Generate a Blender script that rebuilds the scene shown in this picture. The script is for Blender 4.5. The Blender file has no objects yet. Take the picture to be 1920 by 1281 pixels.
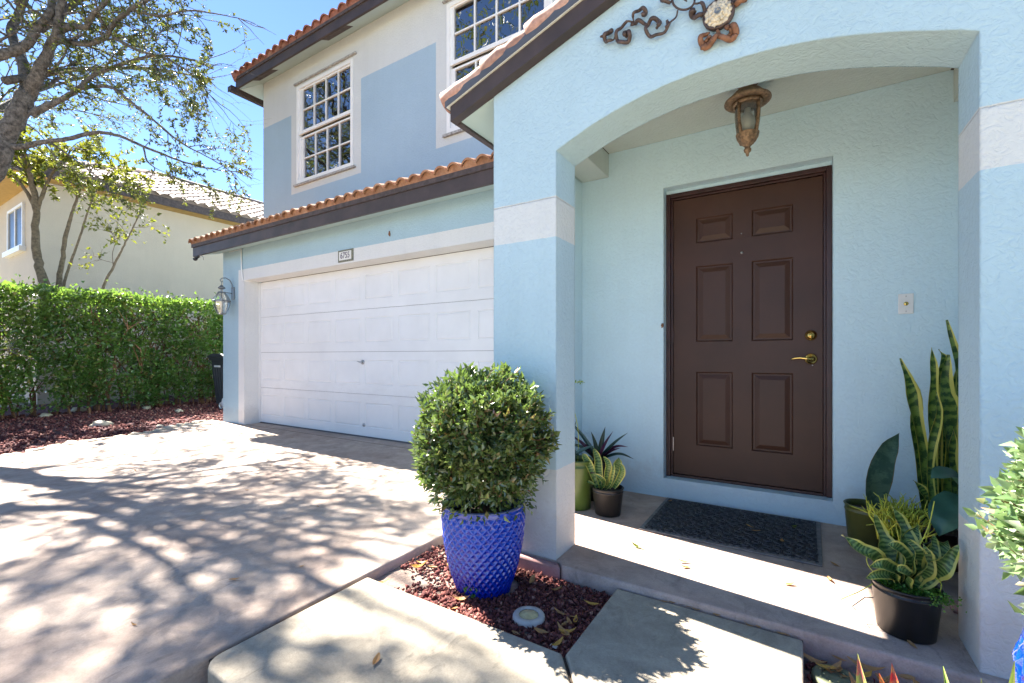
import bpy, math, random
import numpy as np
from mathutils import Vector, Matrix, noise as mnoise
rnd = random.Random(7)
R = math.radians
scene = bpy.context.scene
col = scene.collection

# ------------------------------------------------------------------ measuring
# the photograph's perspective: eye 1.034 m above the porch floor, heading 32.1 degrees left of the door's normal
TH = R(32.1); FP = 853.0; CX = 960.0; HY = 668.0; EYE = 1.034
sT, cT = math.sin(TH), math.cos(TH)
def ray(px, py):
    u = (px-CX)/FP; v = (HY-py)/FP
    return Vector((-sT+u*cT, cT+u*sT, v))
def onY(px, py, Y):
    r = ray(px, py); t = Y/r.y
    return Vector((r.x*t, Y, r.z*t+EYE))
def onT(px, py, t):
    r = ray(px, py)
    return Vector((r.x*t, r.y*t, r.z*t+EYE))
def proj(p):
    d = -sT*p[0]+cT*p[1]; r = cT*p[0]+sT*p[1]
    if d < 0.05: return (-9999, -9999)
    return (CX+FP*r/d, HY-FP*(p[2]-EYE)/d)

# ------------------------------------------------------------------ materials
def new_mat(name):
    m = bpy.data.materials.new(name); m.use_nodes = True
    nt = m.node_tree; b = nt.nodes['Principled BSDF']
    return m, nt, b
def N(nt, t, **kw):
    n = nt.nodes.new(t)
    for k, v in kw.items():
        if k.startswith('i_'):
            key = k[2:]
            key = int(key) if key.isdigit() else key.replace('_', ' ')
            n.inputs[key].default_value = v
        else: setattr(n, k, v)
    return n
def L(nt, a, b): nt.links.new(a, b)
def math_n(nt, op, a, b=None, c=None):
    n = nt.nodes.new('ShaderNodeMath'); n.operation = op
    for i, x in enumerate((a, b, c)):
        if x is None: continue
        if isinstance(x, (int, float)): n.inputs[i].default_value = x
        else: L(nt, x, n.inputs[i])
    return n.outputs[0]
def mixc(nt, fac, a, b, blend='MIX'):
    n = nt.nodes.new('ShaderNodeMix'); n.data_type = 'RGBA'; n.blend_type = blend
    for s, x in ((n.inputs['Factor'], fac), (n.inputs['A'], a), (n.inputs['B'], b)):
        if isinstance(x, (int, float)): s.default_value = x
        elif isinstance(x, (tuple, list)): s.default_value = (*x[:3], 1)
        else: L(nt, x, s)
    return n.outputs['Result']
def ramp(nt, fac, stops, interp='LINEAR'):
    n = nt.nodes.new('ShaderNodeValToRGB'); n.color_ramp.interpolation = interp
    cr = n.color_ramp
    while len(cr.elements) < len(stops): cr.elements.new(0.5)
    for e, (p, c) in zip(cr.elements, stops):
        e.position = p
        e.color = (*c[:3], 1) if isinstance(c, (tuple, list)) else (c, c, c, 1)
    L(nt, fac, n.inputs['Fac']); return n.outputs['Color']
def pos(nt): return nt.nodes.new('ShaderNodeNewGeometry').outputs['Position']
def noise_n(nt, vec, scale, detail=4, rough=0.5, dist=0.0):
    n = N(nt, 'ShaderNodeTexNoise'); n.inputs['Scale'].default_value = scale
    n.inputs['Detail'].default_value = detail; n.inputs['Roughness'].default_value = rough
    n.inputs['Distortion'].default_value = dist
    if vec is not None: L(nt, vec, n.inputs['Vector'])
    return n.outputs['Fac']
def bump(nt, b, h, strength, dist, bevel=0.0):
    n = nt.nodes.new('ShaderNodeBump'); n.inputs['Strength'].default_value = strength
    n.inputs['Distance'].default_value = dist
    L(nt, h, n.inputs['Height'])
    if bevel:
        bv = N(nt, 'ShaderNodeBevel', samples=3); bv.inputs['Radius'].default_value = bevel
        L(nt, bv.outputs[0], n.inputs['Normal'])
    L(nt, n.outputs[0], b.inputs['Normal'])
def scaled(nt, vec, s):
    n = nt.nodes.new('ShaderNodeVectorMath'); n.operation = 'MULTIPLY'; L(nt, vec, n.inputs[0]); n.inputs[1].default_value = s
    return n.outputs[0]

def simple(name, c, rough=0.6, var=0.12, scale=8, metallic=0.0, bmp=0.0, bscale=40, bdist=0.002, spec=0.5):
    m, nt, b = new_mat(name)
    p = pos(nt)
    f = noise_n(nt, p, scale, 5, 0.6)
    lo = tuple(x*(1-var) for x in c); hi = tuple(min(1, x*(1+var)) for x in c)
    L(nt, ramp(nt, f, [(0.3, lo), (0.7, hi)]), b.inputs['Base Color'])
    b.inputs['Roughness'].default_value = rough; b.inputs['Metallic'].default_value = metallic
    b.inputs['Specular IOR Level'].default_value = spec
    if bmp: bump(nt, b, noise_n(nt, p, bscale, 4, 0.6), bmp, bdist)
    return m

BLUE = (0.455, 0.62, 0.695)
WHITE = (0.71, 0.715, 0.695)
def stucco(name, base, other=None, boxes=(), coarse=1.0):
    """painted stucco; `boxes` are (x0,x1,z0,z1) areas painted in the second colour"""
    m, nt, b = new_mat(name)
    p = pos(nt)
    sep = nt.nodes.new('ShaderNodeSeparateXYZ'); L(nt, p, sep.inputs[0])
    wob = noise_n(nt, p, 22, 3, 0.6)
    wob = math_n(nt, 'MULTIPLY', math_n(nt, 'SUBTRACT', wob, 0.5), 0.008)
    X = math_n(nt, 'ADD', sep.outputs['X'], wob); Z = math_n(nt, 'ADD', sep.outputs['Z'], wob)
    colr = base
    if other is not None:
        acc = None
        for (x0, x1, z0, z1) in boxes:
            a = math_n(nt, 'MULTIPLY', math_n(nt, 'GREATER_THAN', X, x0), math_n(nt, 'LESS_THAN', X, x1))
            c = math_n(nt, 'MULTIPLY', math_n(nt, 'GREATER_THAN', Z, z0), math_n(nt, 'LESS_THAN', Z, z1))
            a = math_n(nt, 'MULTIPLY', a, c)
            acc = a if acc is None else math_n(nt, 'MAXIMUM', acc, a)
        colr = mixc(nt, acc, base, other)
    big = noise_n(nt, p, 1.3, 4, 0.6)
    dirt = ramp(nt, big, [(0.3, 0.93), (0.65, 1.0)])
    colr = mixc(nt, 1.0, colr, dirt, 'MULTIPLY')
    fine = noise_n(nt, p, 55, 3, 0.5)
    colr = mixc(nt, 1.0, colr, ramp(nt, fine, [(0.3, 0.955), (0.7, 1.0)]), 'MULTIPLY')
    low = math_n(nt, 'ADD', sep.outputs['Z'], math_n(nt, 'MULTIPLY', noise_n(nt, p, 9, 5, 0.7), -0.32))
    colr = mixc(nt, ramp(nt, low, [(-0.0, 0.22), (0.09, 0.0)]), colr, (0.34, 0.29, 0.26))
    strk = noise_n(nt, scaled(nt, p, (9, 9, 0.7)), 1.0, 5, 0.7)
    colr = mixc(nt, 1.0, colr, ramp(nt, strk, [(0.30, 0.975), (0.55, 1.0)]), 'MULTIPLY')
    L(nt, colr, b.inputs['Base Color']); b.inputs['Roughness'].default_value = 0.72
    b.inputs['Specular IOR Level'].default_value = 0.3
    t1 = noise_n(nt, p, 26*coarse, 3, 0.55, 1.6)
    t1 = ramp(nt, t1, [(0.38, 0.0), (0.52, 0.75), (0.7, 1.0)])
    t2 = noise_n(nt, p, 95*coarse, 3, 0.6)
    h = math_n(nt, 'ADD', t1, math_n(nt, 'MULTIPLY', t2, 0.55))
    bump(nt, b, h, 0.42, 0.005, bevel=0.012)
    return m

def concrete(name, c, stain=(0.30, 0.22, 0.19), amount=0.5, rough=0.75, pebble=0.3, crack=False):
    m, nt, b = new_mat(name)
    p = pos(nt)
    n1 = noise_n(nt, p, 1.1, 6, 0.62, 0.6)
    n2 = noise_n(nt, p, 5.5, 7, 0.72, 0.5)
    n3 = noise_n(nt, p, 160, 2, 0.5)
    f = ramp(nt, n1, [(0.42, 0.0), (0.72, amount)])
    colr = mixc(nt, f, c, stain)
    colr = mixc(nt, 1.0, colr, ramp(nt, n2, [(0.30, 0.66), (0.62, 1.08)]), 'MULTIPLY')
    colr = mixc(nt, 1.0, colr, ramp(nt, n3, [(0.3, 0.88), (0.6, 1.0)]), 'MULTIPLY')
    n5 = noise_n(nt, scaled(nt, p, (1.0, 0.45, 1)), 13, 8, 0.72, 1.2)
    colr = mixc(nt, ramp(nt, n5, [(0.56, 0.0), (0.68, 0.65)]), colr, tuple(x*0.45 for x in c))
    n6 = noise_n(nt, p, 38, 5, 0.7, 0.5)
    colr = mixc(nt, ramp(nt, n6, [(0.66, 0.0), (0.72, 0.45)]), colr, tuple(x*0.4 for x in c))
    L(nt, colr, b.inputs['Base Color']); b.inputs['Roughness'].default_value = rough
    b.inputs['Specular IOR Level'].default_value = 0.25
    h = math_n(nt, 'ADD', math_n(nt, 'MULTIPLY', n5, 1.0), math_n(nt, 'MULTIPLY', n3, pebble))
    bump(nt, b, h, 0.35, 0.008, bevel=0.012)
    return m

def leaf_mat(name, stops, rough=0.38, trans=0.35, tint=(0.35, 0.55, 0.08), spec=0.5, patch=None):
    m, nt, b = new_mat(name)
    g = nt.nodes.new('ShaderNodeNewGeometry')
    c = ramp(nt, g.outputs['Random Per Island'], stops)
    if patch:
        f = noise_n(nt, g.outputs['Position'], patch[1], 4, 0.65)
        c = mixc(nt, ramp(nt, f, [(0.5, 0.0), (0.72, 0.75)]), c, patch[0])
    L(nt, c, b.inputs['Base Color']); b.inputs['Roughness'].default_value = rough
    b.inputs['Specular IOR Level'].default_value = spec
    tr = nt.nodes.new('ShaderNodeBsdfTranslucent')
    L(nt, mixc(nt, 0.65, c, tint), tr.inputs['Color'])
    mx = nt.nodes.new('ShaderNodeMixShader'); mx.inputs[0].default_value = trans
    out = nt.nodes['Material Output']
    L(nt, b.outputs[0], mx.inputs[1]); L(nt, tr.outputs[0], mx.inputs[2]); L(nt, mx.outputs[0], out.inputs['Surface'])
    return m

def snake_mat(name, dark=(0.03, 0.085, 0.02), mid=(0.17, 0.27, 0.05), edge=(0.60, 0.56, 0.11), bands=26, margin=0.35):
    m, nt, b = new_mat(name)
    uv = nt.nodes.new('ShaderNodeUVMap').outputs[0]
    sep = nt.nodes.new('ShaderNodeSeparateXYZ'); L(nt, uv, sep.inputs[0])
    p = pos(nt)
    nz = noise_n(nt, p, 14, 4, 0.7)
    v = math_n(nt, 'ADD', math_n(nt, 'MULTIPLY', sep.outputs['Y'], bands), math_n(nt, 'MULTIPLY', nz, 5.0))
    w = math_n(nt, 'SINE', math_n(nt, 'MULTIPLY', v, 3.0))
    nz2 = noise_n(nt, scaled(nt, p, (1, 1, 4)), 30, 4, 0.7)
    w = math_n(nt, 'ADD', math_n(nt, 'MULTIPLY', w, 0.32), nz2)
    c = mixc(nt, ramp(nt, w, [(0.30, 0.0), (0.75, 1.0)]), dark, mid)
    e = math_n(nt, 'ABSOLUTE', math_n(nt, 'SUBTRACT', sep.outputs['X'], 0.5))
    e = math_n(nt, 'ADD', e, math_n(nt, 'MULTIPLY', math_n(nt, 'SUBTRACT', nz, 0.5), 0.10))
    c = mixc(nt, ramp(nt, e, [(margin-0.012, 0.0), (margin+0.012, 1.0)]), c, edge)
    L(nt, c, b.inputs['Base Color']); b.inputs['Roughness'].default_value = 0.38
    tr = nt.nodes.new('ShaderNodeBsdfTranslucent'); L(nt, c, tr.inputs['Color'])
    mx = nt.nodes.new('ShaderNodeMixShader'); mx.inputs[0].default_value = 0.12
    L(nt, b.outputs[0], mx.inputs[1]); L(nt, tr.outputs[0], mx.inputs[2]); L(nt, mx.outputs[0], nt.nodes['Material Output'].inputs['Surface'])
    return m

M = {}
M['entry'] = stucco('blue_stucco', (0.62, 0.81, 0.89))
M['pillar'] = stucco('pillar_stucco', BLUE, (0.66, 0.69, 0.68), [(-9, 9, -1, 0.455), (-9, 9, 1.643, 1.85)])
M['garage'] = stucco('garage_stucco', (0.38, 0.53, 0.60), WHITE, [(-7.457, 9, -1, 2.387)])
M['upper'] = stucco('upper_stucco', (0.60, 0.62, 0.615), (0.35, 0.47, 0.57),
                    [(-9, -7.10, 2, 5.02), (-9, 9, 2, 3.703), (-5.38, -3.94, 2, 5.075), (-2.08, 9, 2, 5.075)])
M['soffit'] = simple('soffit_paint', (0.42, 0.52, 0.50), 0.7, 0.05, 3, bmp=0.3, bscale=60)
M['ceiling'] = stucco('ceiling_stucco', (0.60, 0.66, 0.62), coarse=1.3)
M['fascia'] = simple('brown_fascia_paint', (0.050, 0.034, 0.030), 0.55, 0.35, 5, bmp=0.25, bscale=30)
M['fascia2'] = simple('weathered_fascia_paint', (0.07, 0.052, 0.048), 0.7, 0.5, 16, bmp=0.4, bscale=50)
M['metal_drip'] = simple('grey_drip_metal', (0.08, 0.085, 0.10), 0.45, 0.2, 6)
M['caulk'] = simple('white_caulk', (0.6, 0.6, 0.55), 0.7)
def tile_mat(name, a, b_, c_):
    m, nt, b = new_mat(name)
    p = pos(nt)
    n1 = noise_n(nt, p, 3.5, 5, 0.7); n2 = noise_n(nt, p, 40, 4, 0.6)
    colr = ramp(nt, n1, [(0.3, a), (0.5, b_), (0.7, c_)])
    colr = mixc(nt, 1.0, colr, ramp(nt, n2, [(0.3, 0.7), (0.65, 1.05)]), 'MULTIPLY')
    g = nt.nodes.new('ShaderNodeNewGeometry')
    colr = mixc(nt, 1.0, colr, ramp(nt, g.outputs['Random Per Island'], [(0, 0.72), (1, 1.12)]), 'MULTIPLY')
    L(nt, colr, b.inputs['Base Color']); b.inputs['Roughness'].default_value = 0.8
    bump(nt, b, n2, 0.4, 0.004); return m
M['tile'] = tile_mat('terracotta', (0.25, 0.105, 0.055), (0.38, 0.19, 0.10), (0.46, 0.28, 0.18))
M['tile_old'] = tile_mat('weathered_terracotta', (0.26, 0.10, 0.07), (0.34, 0.14, 0.10), (0.42, 0.25, 0.2))
M['tile_grey'] = tile_mat('greyed_tile', (0.15, 0.105, 0.085), (0.24, 0.18, 0.15), (0.34, 0.27, 0.22))
M['rake_tile'] = tile_mat('pink_terracotta', (0.42, 0.22, 0.16), (0.55, 0.32, 0.24), (0.62, 0.42, 0.33))
M['gdoor'] = simple('white_garage_door_paint', (0.71, 0.715, 0.705), 0.45, 0.05, 2, bmp=0.12, bscale=120)
gm = M['gdoor'].node_tree; gb = gm.nodes['Principled BSDF']; gp_ = pos(gm); gs = gm.nodes.new('ShaderNodeSeparateXYZ'); L(gm, gp_, gs.inputs[0])
src = gb.inputs['Base Color'].links[0].from_socket
lowz = math_n(gm, 'ADD', gs.outputs['Z'], math_n(gm, 'MULTIPLY', noise_n(gm, scaled(gm, gp_, (3, 3, 8)), 2.0, 6, 0.7), -0.9))
L(gm, mixc(gm, ramp(gm, lowz, [(0.0, 0.12), (0.25, 0.0)]), src, (0.42, 0.37, 0.33)), gb.inputs['Base Color'])
M['gseal'] = simple('garage_door_seal', (0.10, 0.09, 0.09), 0.7)
# front door: brown paint with faint wood-less grain and scuffs
m, nt, b = new_mat('brown_door_paint'); p = pos(nt)
n1 = noise_n(nt, p, 2.5, 5, 0.6); n2 = noise_n(nt, scaled(nt, p, (160, 160, 30)), 1, 3, 0.6)
c = ramp(nt, n1, [(0.3, (0.050, 0.021, 0.012)), (0.7, (0.070, 0.029, 0.017))])
sc = noise_n(nt, scaled(nt, p, (25, 25, 60)), 1.0, 5, 0.75)
c = mixc(nt, ramp(nt, sc, [(0.74, 0.0), (0.80, 0.35)]), c, (0.22, 0.17, 0.15))
L(nt, c, b.inputs['Base Color']); b.inputs['Roughness'].default_value = 0.45; b.inputs['Specular IOR Level'].default_value = 0.35; bump(nt, b, n2, 0.12, 0.001, bevel=0.004)
M['door'] = m
M['door_frame'] = simple('brown_frame_paint', (0.042, 0.014, 0.012), 0.42, 0.3, 9, bmp=0.2, bscale=60)
M['brass'] = simple('polished_brass', (0.80, 0.56, 0.17), 0.16, 0.1, 20, metallic=1.0)
M['steel'] = simple('dull_steel', (0.45, 0.45, 0.45), 0.35, 0.2, 20, metallic=1.0)
M['white_vinyl'] = simple('white_vinyl', (0.78, 0.78, 0.76), 0.4, 0.05, 4)
M['trim_stain'] = simple('stained_white_ledge', (0.34, 0.33, 0.31), 0.8, 0.5, 30, bmp=0.3)
M['blind'] = simple('beige_blind', (0.50, 0.38, 0.22), 0.6, 0.1, 8)
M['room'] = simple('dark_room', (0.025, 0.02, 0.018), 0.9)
m, nt, b = new_mat('window_glass')
gl = nt.nodes.new('ShaderNodeBsdfGlossy'); gl.inputs['Roughness'].default_value = 0.015; gl.inputs['Color'].default_value = (0.9, 0.92, 0.95, 1)
tr = nt.nodes.new('ShaderNodeBsdfTransparent'); tr.inputs['Color'].default_value = (0.62, 0.65, 0.66, 1)
bmpn = nt.nodes.new('ShaderNodeBump'); bmpn.inputs['Strength'].default_value = 0.15; bmpn.inputs['Distance'].default_value = 0.02
L(nt, noise_n(nt, pos(nt), 3.0, 2), bmpn.inputs['Height']); L(nt, bmpn.outputs[0], gl.inputs['Normal'])
mx = nt.nodes.new('ShaderNodeMixShader'); fr = nt.nodes.new('ShaderNodeFresnel'); fr.inputs['IOR'].default_value = 1.6
L(nt, math_n(nt, 'ADD', fr.outputs[0], 0.17), mx.inputs[0]); L(nt, tr.outputs[0], mx.inputs[1]); L(nt, gl.outputs[0], mx.inputs[2])
L(nt, mx.outputs[0], nt.nodes['Material Output'].inputs['Surface']); M['glass'] = m
m, nt, b = new_mat('clear_lamp_glass')
gl = nt.nodes.new('ShaderNodeBsdfGlossy'); gl.inputs['Roughness'].default_value = 0.05
tr = nt.nodes.new('ShaderNodeBsdfTransparent'); tr.inputs['Color'].default_value = (0.86, 0.88, 0.86, 1)
mx = nt.nodes.new('ShaderNodeMixShader'); mx.inputs[0].default_value = 0.22
L(nt, tr.outputs[0], mx.inputs[1]); L(nt, gl.outputs[0], mx.inputs[2]); L(nt, mx.outputs[0], nt.nodes['Material Output'].inputs['Surface']); M['lamp_glass'] = m
M['bulb'] = simple('frosted_bulb', (0.72, 0.70, 0.64), 0.3, 0.03)
M['rust'] = simple('rusty_iron', (0.20, 0.09, 0.045), 0.7, 0.55, 28, bmp=0.5, bscale=60)
M['bronze_rust'] = simple('pitted_bronze', (0.25, 0.165, 0.10), 0.5, 0.55, 60, metallic=0.35, bmp=0.5, bscale=160)
M['iron'] = simple('dark_brown_iron', (0.085, 0.055, 0.045), 0.5, 0.5, 40, bmp=0.5, bscale=80, metallic=0.3)
M['cream'] = simple('antique_cream', (0.60, 0.52, 0.38), 0.55, 0.3, 60, bmp=0.4, bscale=120)
M['pewter'] = simple('grey_pewter', (0.22, 0.24, 0.25), 0.5, 0.2, 30, metallic=0.6)
M['plaque'] = simple('ivory_plaque', (0.72, 0.70, 0.64), 0.5, 0.04)
M['plaque_edge'] = simple('mottled_olive_border', (0.17, 0.17, 0.12), 0.6, 0.6, 60)
M['ink'] = simple('plum_numeral', (0.12, 0.09, 0.13), 0.5)
M['beige'] = stucco('beige_stucco', (0.54, 0.465, 0.37))
M['beige_soffit'] = simple('ochre_soffit', (0.44, 0.28, 0.09), 0.8)
M['drive'] = concrete('driveway_concrete', (0.46, 0.375, 0.31), (0.34, 0.25, 0.20), 0.9)
M['walk'] = concrete('walkway_concrete', (0.43, 0.38, 0.295), (0.32, 0.27, 0.20), 0.5, pebble=0.5)
M['porch'] = concrete('porch_concrete', (0.50, 0.40, 0.34), (0.44, 0.26, 0.17), 0.65)
M['kerb'] = concrete('pink_stained_kerb', (0.46, 0.27, 0.25), (0.36, 0.16, 0.14), 0.7)
M['joint'] = simple('joint_debris', (0.055, 0.040, 0.028), 0.95, 0.6, 30, bmp=0.6)
M['soil'] = simple('dry_soil', (0.26, 0.20, 0.165), 0.95, 0.4, 9, bmp=0.9, bscale=60, bdist=0.01)
M['dark_soil'] = simple('potting_soil', (0.03, 0.02, 0.015), 0.95, 0.4, 40, bmp=0.9, bscale=90, bdist=0.01)
M['black_pot'] = simple('black_nursery_plastic', (0.012, 0.012, 0.012), 0.36, 0.25, 12)
M['olive_pot'] = simple('olive_plastic', (0.075, 0.085, 0.02), 0.35, 0.3, 6)
M['green_pot'] = simple('green_plastic', (0.055, 0.10, 0.022), 0.35, 0.2, 8)
M['brown_pot'] = simple('dark_brown_plastic', (0.045, 0.030, 0.024), 0.4, 0.3, 6)
M['bin'] = simple('charcoal_bin_plastic', (0.035, 0.038, 0.045), 0.5, 0.15, 10)
M['white_plastic'] = simple('white_plastic', (0.72, 0.72, 0.70), 0.4, 0.05)
M['stone'] = simple('river_stone', (0.44, 0.38, 0.28), 0.7, 0.35, 14, bmp=0.3)
M['bark'] = simple('grey_oak_bark', (0.125, 0.115, 0.10), 0.9, 0.75, 22, bmp=1.0, bscale=38, bdist=0.035)
M['bark2'] = simple('brown_bark', (0.15, 0.115, 0.075), 0.9, 0.45, 20, bmp=0.8, bscale=60, bdist=0.01)
M['twig'] = simple('reddish_twig', (0.17, 0.08, 0.035), 0.8, 0.3, 30)
M['oak_leaf'] = leaf_mat('oak_leaf', [(0, (0.022, 0.040, 0.014)), (0.45, (0.045, 0.070, 0.022)), (0.8, (0.09, 0.12, 0.035)), (1, (0.20, 0.12, 0.05))], 0.4, 0.30, (0.30, 0.36, 0.05))
M['young_leaf'] = leaf_mat('yellow_green_leaf', [(0, (0.05, 0.085, 0.015)), (0.6, (0.10, 0.14, 0.02)), (1, (0.22, 0.20, 0.03))], 0.4, 0.40, (0.34, 0.36, 0.03))
M['hedge_leaf'] = leaf_mat('hedge_leaf', [(0, (0.035, 0.085, 0.022)), (0.6, (0.075, 0.155, 0.038)), (0.9, (0.15, 0.23, 0.055)), (1, (0.30, 0.16, 0.08))], 0.28, 0.40, (0.30, 0.52, 0.06), spec=0.8, patch=((0.19, 0.23, 0.045), 1.6))
M['shrub_leaf'] = leaf_mat('shrub_leaf', [(0, (0.028, 0.058, 0.018)), (0.5, (0.085, 0.132, 0.038)), (0.78, (0.17, 0.23, 0.065)), (0.93, (0.26, 0.31, 0.10)), (1, (0.30, 0.12, 0.05))], 0.24, 0.24, (0.26, 0.42, 0.07), spec=1.0, patch=((0.16, 0.19, 0.06), 7.0))
M['sunlit_leaf'] = leaf_mat('sunlit_shrub_leaf', [(0, (0.07, 0.14, 0.045)), (0.4, (0.19, 0.30, 0.13)), (0.8, (0.36, 0.46, 0.27)), (0.95, (0.52, 0.58, 0.42)), (1, (0.40, 0.16, 0.08))], 0.28, 0.22, (0.4, 0.6, 0.2), spec=0.9)  # shrub leaf paled: the sunshine on the right shrub is in its colour
M['lava'] = leaf_mat('red_lava_rock', [(0, (0.07, 0.022, 0.022)), (0.5, (0.14, 0.042, 0.038)), (0.85, (0.22, 0.075, 0.06)), (1, (0.36, 0.20, 0.15))], 0.85, 0.0, spec=0.3)
M['lava_base'] = simple('mulch_dust', (0.085, 0.032, 0.034), 0.95, 0.5, 40, bmp=1.0, bscale=70, bdist=0.02)
M['dead_leaf'] = leaf_mat('dead_leaf', [(0, (0.26, 0.13, 0.05)), (0.5, (0.40, 0.20, 0.07)), (1, (0.50, 0.34, 0.14))], 0.6, 0.15, (0.6, 0.35, 0.1))
M['yellow_leaf'] = leaf_mat('yellow_fallen_leaf', [(0, (0.55, 0.36, 0.06)), (1, (0.62, 0.30, 0.06))], 0.5, 0.2, (0.7, 0.5, 0.1))
M['snake'] = snake_mat('banded_snake_leaf')
M['snake_pale'] = snake_mat('pale_banded_snake_leaf', (0.035, 0.095, 0.025), (0.16, 0.27, 0.08), (0.50, 0.50, 0.12), 30, 0.385)
M['whale'] = snake_mat('blue_green_leaf', (0.045, 0.105, 0.075), (0.085, 0.165, 0.115), (0.16, 0.14, 0.08), 6, 0.475)
M['rhoeo'] = simple('dark_green_blade', (0.022, 0.062, 0.045), 0.3, 0.3, 20)
M['rhoeo_under'] = simple('purple_blade', (0.085, 0.014, 0.050), 0.35, 0.3, 20)
M['pencil'] = simple('yellow_green_stem', (0.40, 0.46, 0.05), 0.45, 0.3, 15)
M['broad'] = simple('dark_broad_leaf', (0.045, 0.13, 0.085), 0.35, 0.25, 10)
M['moss'] = leaf_mat('tiny_green_leaf', [(0, (0.05, 0.16, 0.02)), (1, (0.12, 0.28, 0.04))], 0.5, 0.3)
M['brom'] = snake_mat('pink_green_leaf', (0.34, 0.10, 0.07), (0.22, 0.30, 0.06), (0.30, 0.33, 0.09), 6, 0.44)
M['brom_red'] = snake_mat('red_spotted_leaf', (0.42, 0.03, 0.02), (0.48, 0.20, 0.05), (0.45, 0.10, 0.06), 22, 0.46)
M['brom_green'] = snake_mat('lime_striped_leaf', (0.14, 0.24, 0.03), (0.22, 0.34, 0.05), (0.42, 0.44, 0.12), 3, 0.30)
# mat rubber
m, nt, b = new_mat('black_rubber_mat'); p = pos(nt)
v = N(nt, 'ShaderNodeTexVoronoi'); v.feature = 'DISTANCE_TO_EDGE'; v.inputs['Scale'].default_value = 34; L(nt, scaled(nt, p, (1.0, 1.7, 1)), v.inputs['Vector'])
e = ramp(nt, v.outputs['Distance'], [(0.05, 1.0), (0.16, 0.0)])
d = noise_n(nt, p, 9, 5, 0.7)
c = mixc(nt, ramp(nt, d, [(0.45, 0.0), (0.8, 0.4)]), (0.020, 0.021, 0.024), (0.075, 0.07, 0.065))
c = mixc(nt, math_n(nt, 'MULTIPLY', e, 0.55), c, (0.055, 0.056, 0.06))
L(nt, c, b.inputs['Base Color']); b.inputs['Roughness'].default_value = 0.62
bump(nt, b, e, 0.9, 0.008); M['mat'] = m
M['mat_rib'] = simple('lightened_rubber_relief', (0.042, 0.043, 0.048), 0.38, 0.3, 30)  # raised curls coloured lighter to suggest their gloss
M['mat_lit_edge'] = simple('sunlit_rubber_border', (0.16, 0.15, 0.145), 0.6, 0.35, 30, bmp=0.5, bscale=50)  # border rubber paled to look sunlit along the mat's edge
# glazed pot
m, nt, b = new_mat('cobalt_glaze'); p = pos(nt)
att = nt.nodes.new('ShaderNodeAttribute'); att.attribute_name = 'ridge'
n1 = noise_n(nt, p, 9, 5, 0.7); n2 = noise_n(nt, p, 70, 4, 0.6)
sep = nt.nodes.new('ShaderNodeSeparateXYZ'); L(nt, p, sep.inputs[0])
wear_shade = math_n(nt, 'ADD', att.outputs['Fac'], math_n(nt, 'MULTIPLY', n2, 0.35))  # wear pales ridges and upper part; dimples darkened as painted relief shade
top = math_n(nt, 'MULTIPLY', sep.outputs['Z'], 0.95)
wear_shade = math_n(nt, 'MULTIPLY', math_n(nt, 'ADD', wear_shade, math_n(nt, 'ADD', top, math_n(nt, 'MULTIPLY', n1, 0.5))), 0.62)
c = ramp(nt, wear_shade, [(0.12, (0.0002, 0.003, 0.06)), (0.42, (0.0004, 0.014, 0.27)), (0.78, (0.001, 0.045, 0.42)), (1.02, (0.07, 0.085, 0.16))])
L(nt, c, b.inputs['Base Color']); b.inputs['Roughness'].default_value = 0.12
b.inputs['Coat Weight'].default_value = 0.6; b.inputs['Coat Roughness'].default_value = 0.05
bump(nt, b, n2, 0.12, 0.002); M['cobalt'] = m
M['grass'] = simple('lawn', (0.36, 0.33, 0.23), 0.9, 0.4, 5, bmp=1.0, bscale=50, bdist=0.03)  # turf tone paled so the ground bounces warm fill onto the walls
M['asphalt'] = simple('asphalt', (0.22, 0.21, 0.20), 0.9, 0.2, 8, bmp=0.5, bscale=90)
M['olive_lens'] = simple('frosted_yellow_lens', (0.55, 0.47, 0.24), 0.25, 0.25, 40)
M['grey_ring'] = simple('grey_composite_ring', (0.48, 0.45, 0.40), 0.5, 0.15, 30)
M['green_disc'] = simple('weathered_green_cover', (0.15, 0.17, 0.10), 0.5, 0.25, 30)
M['dot'] = simple('cream_dot', (0.55, 0.50, 0.22), 0.5)
M['paper'] = simple('white_scrap', (0.8, 0.8, 0.8), 0.6)

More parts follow.
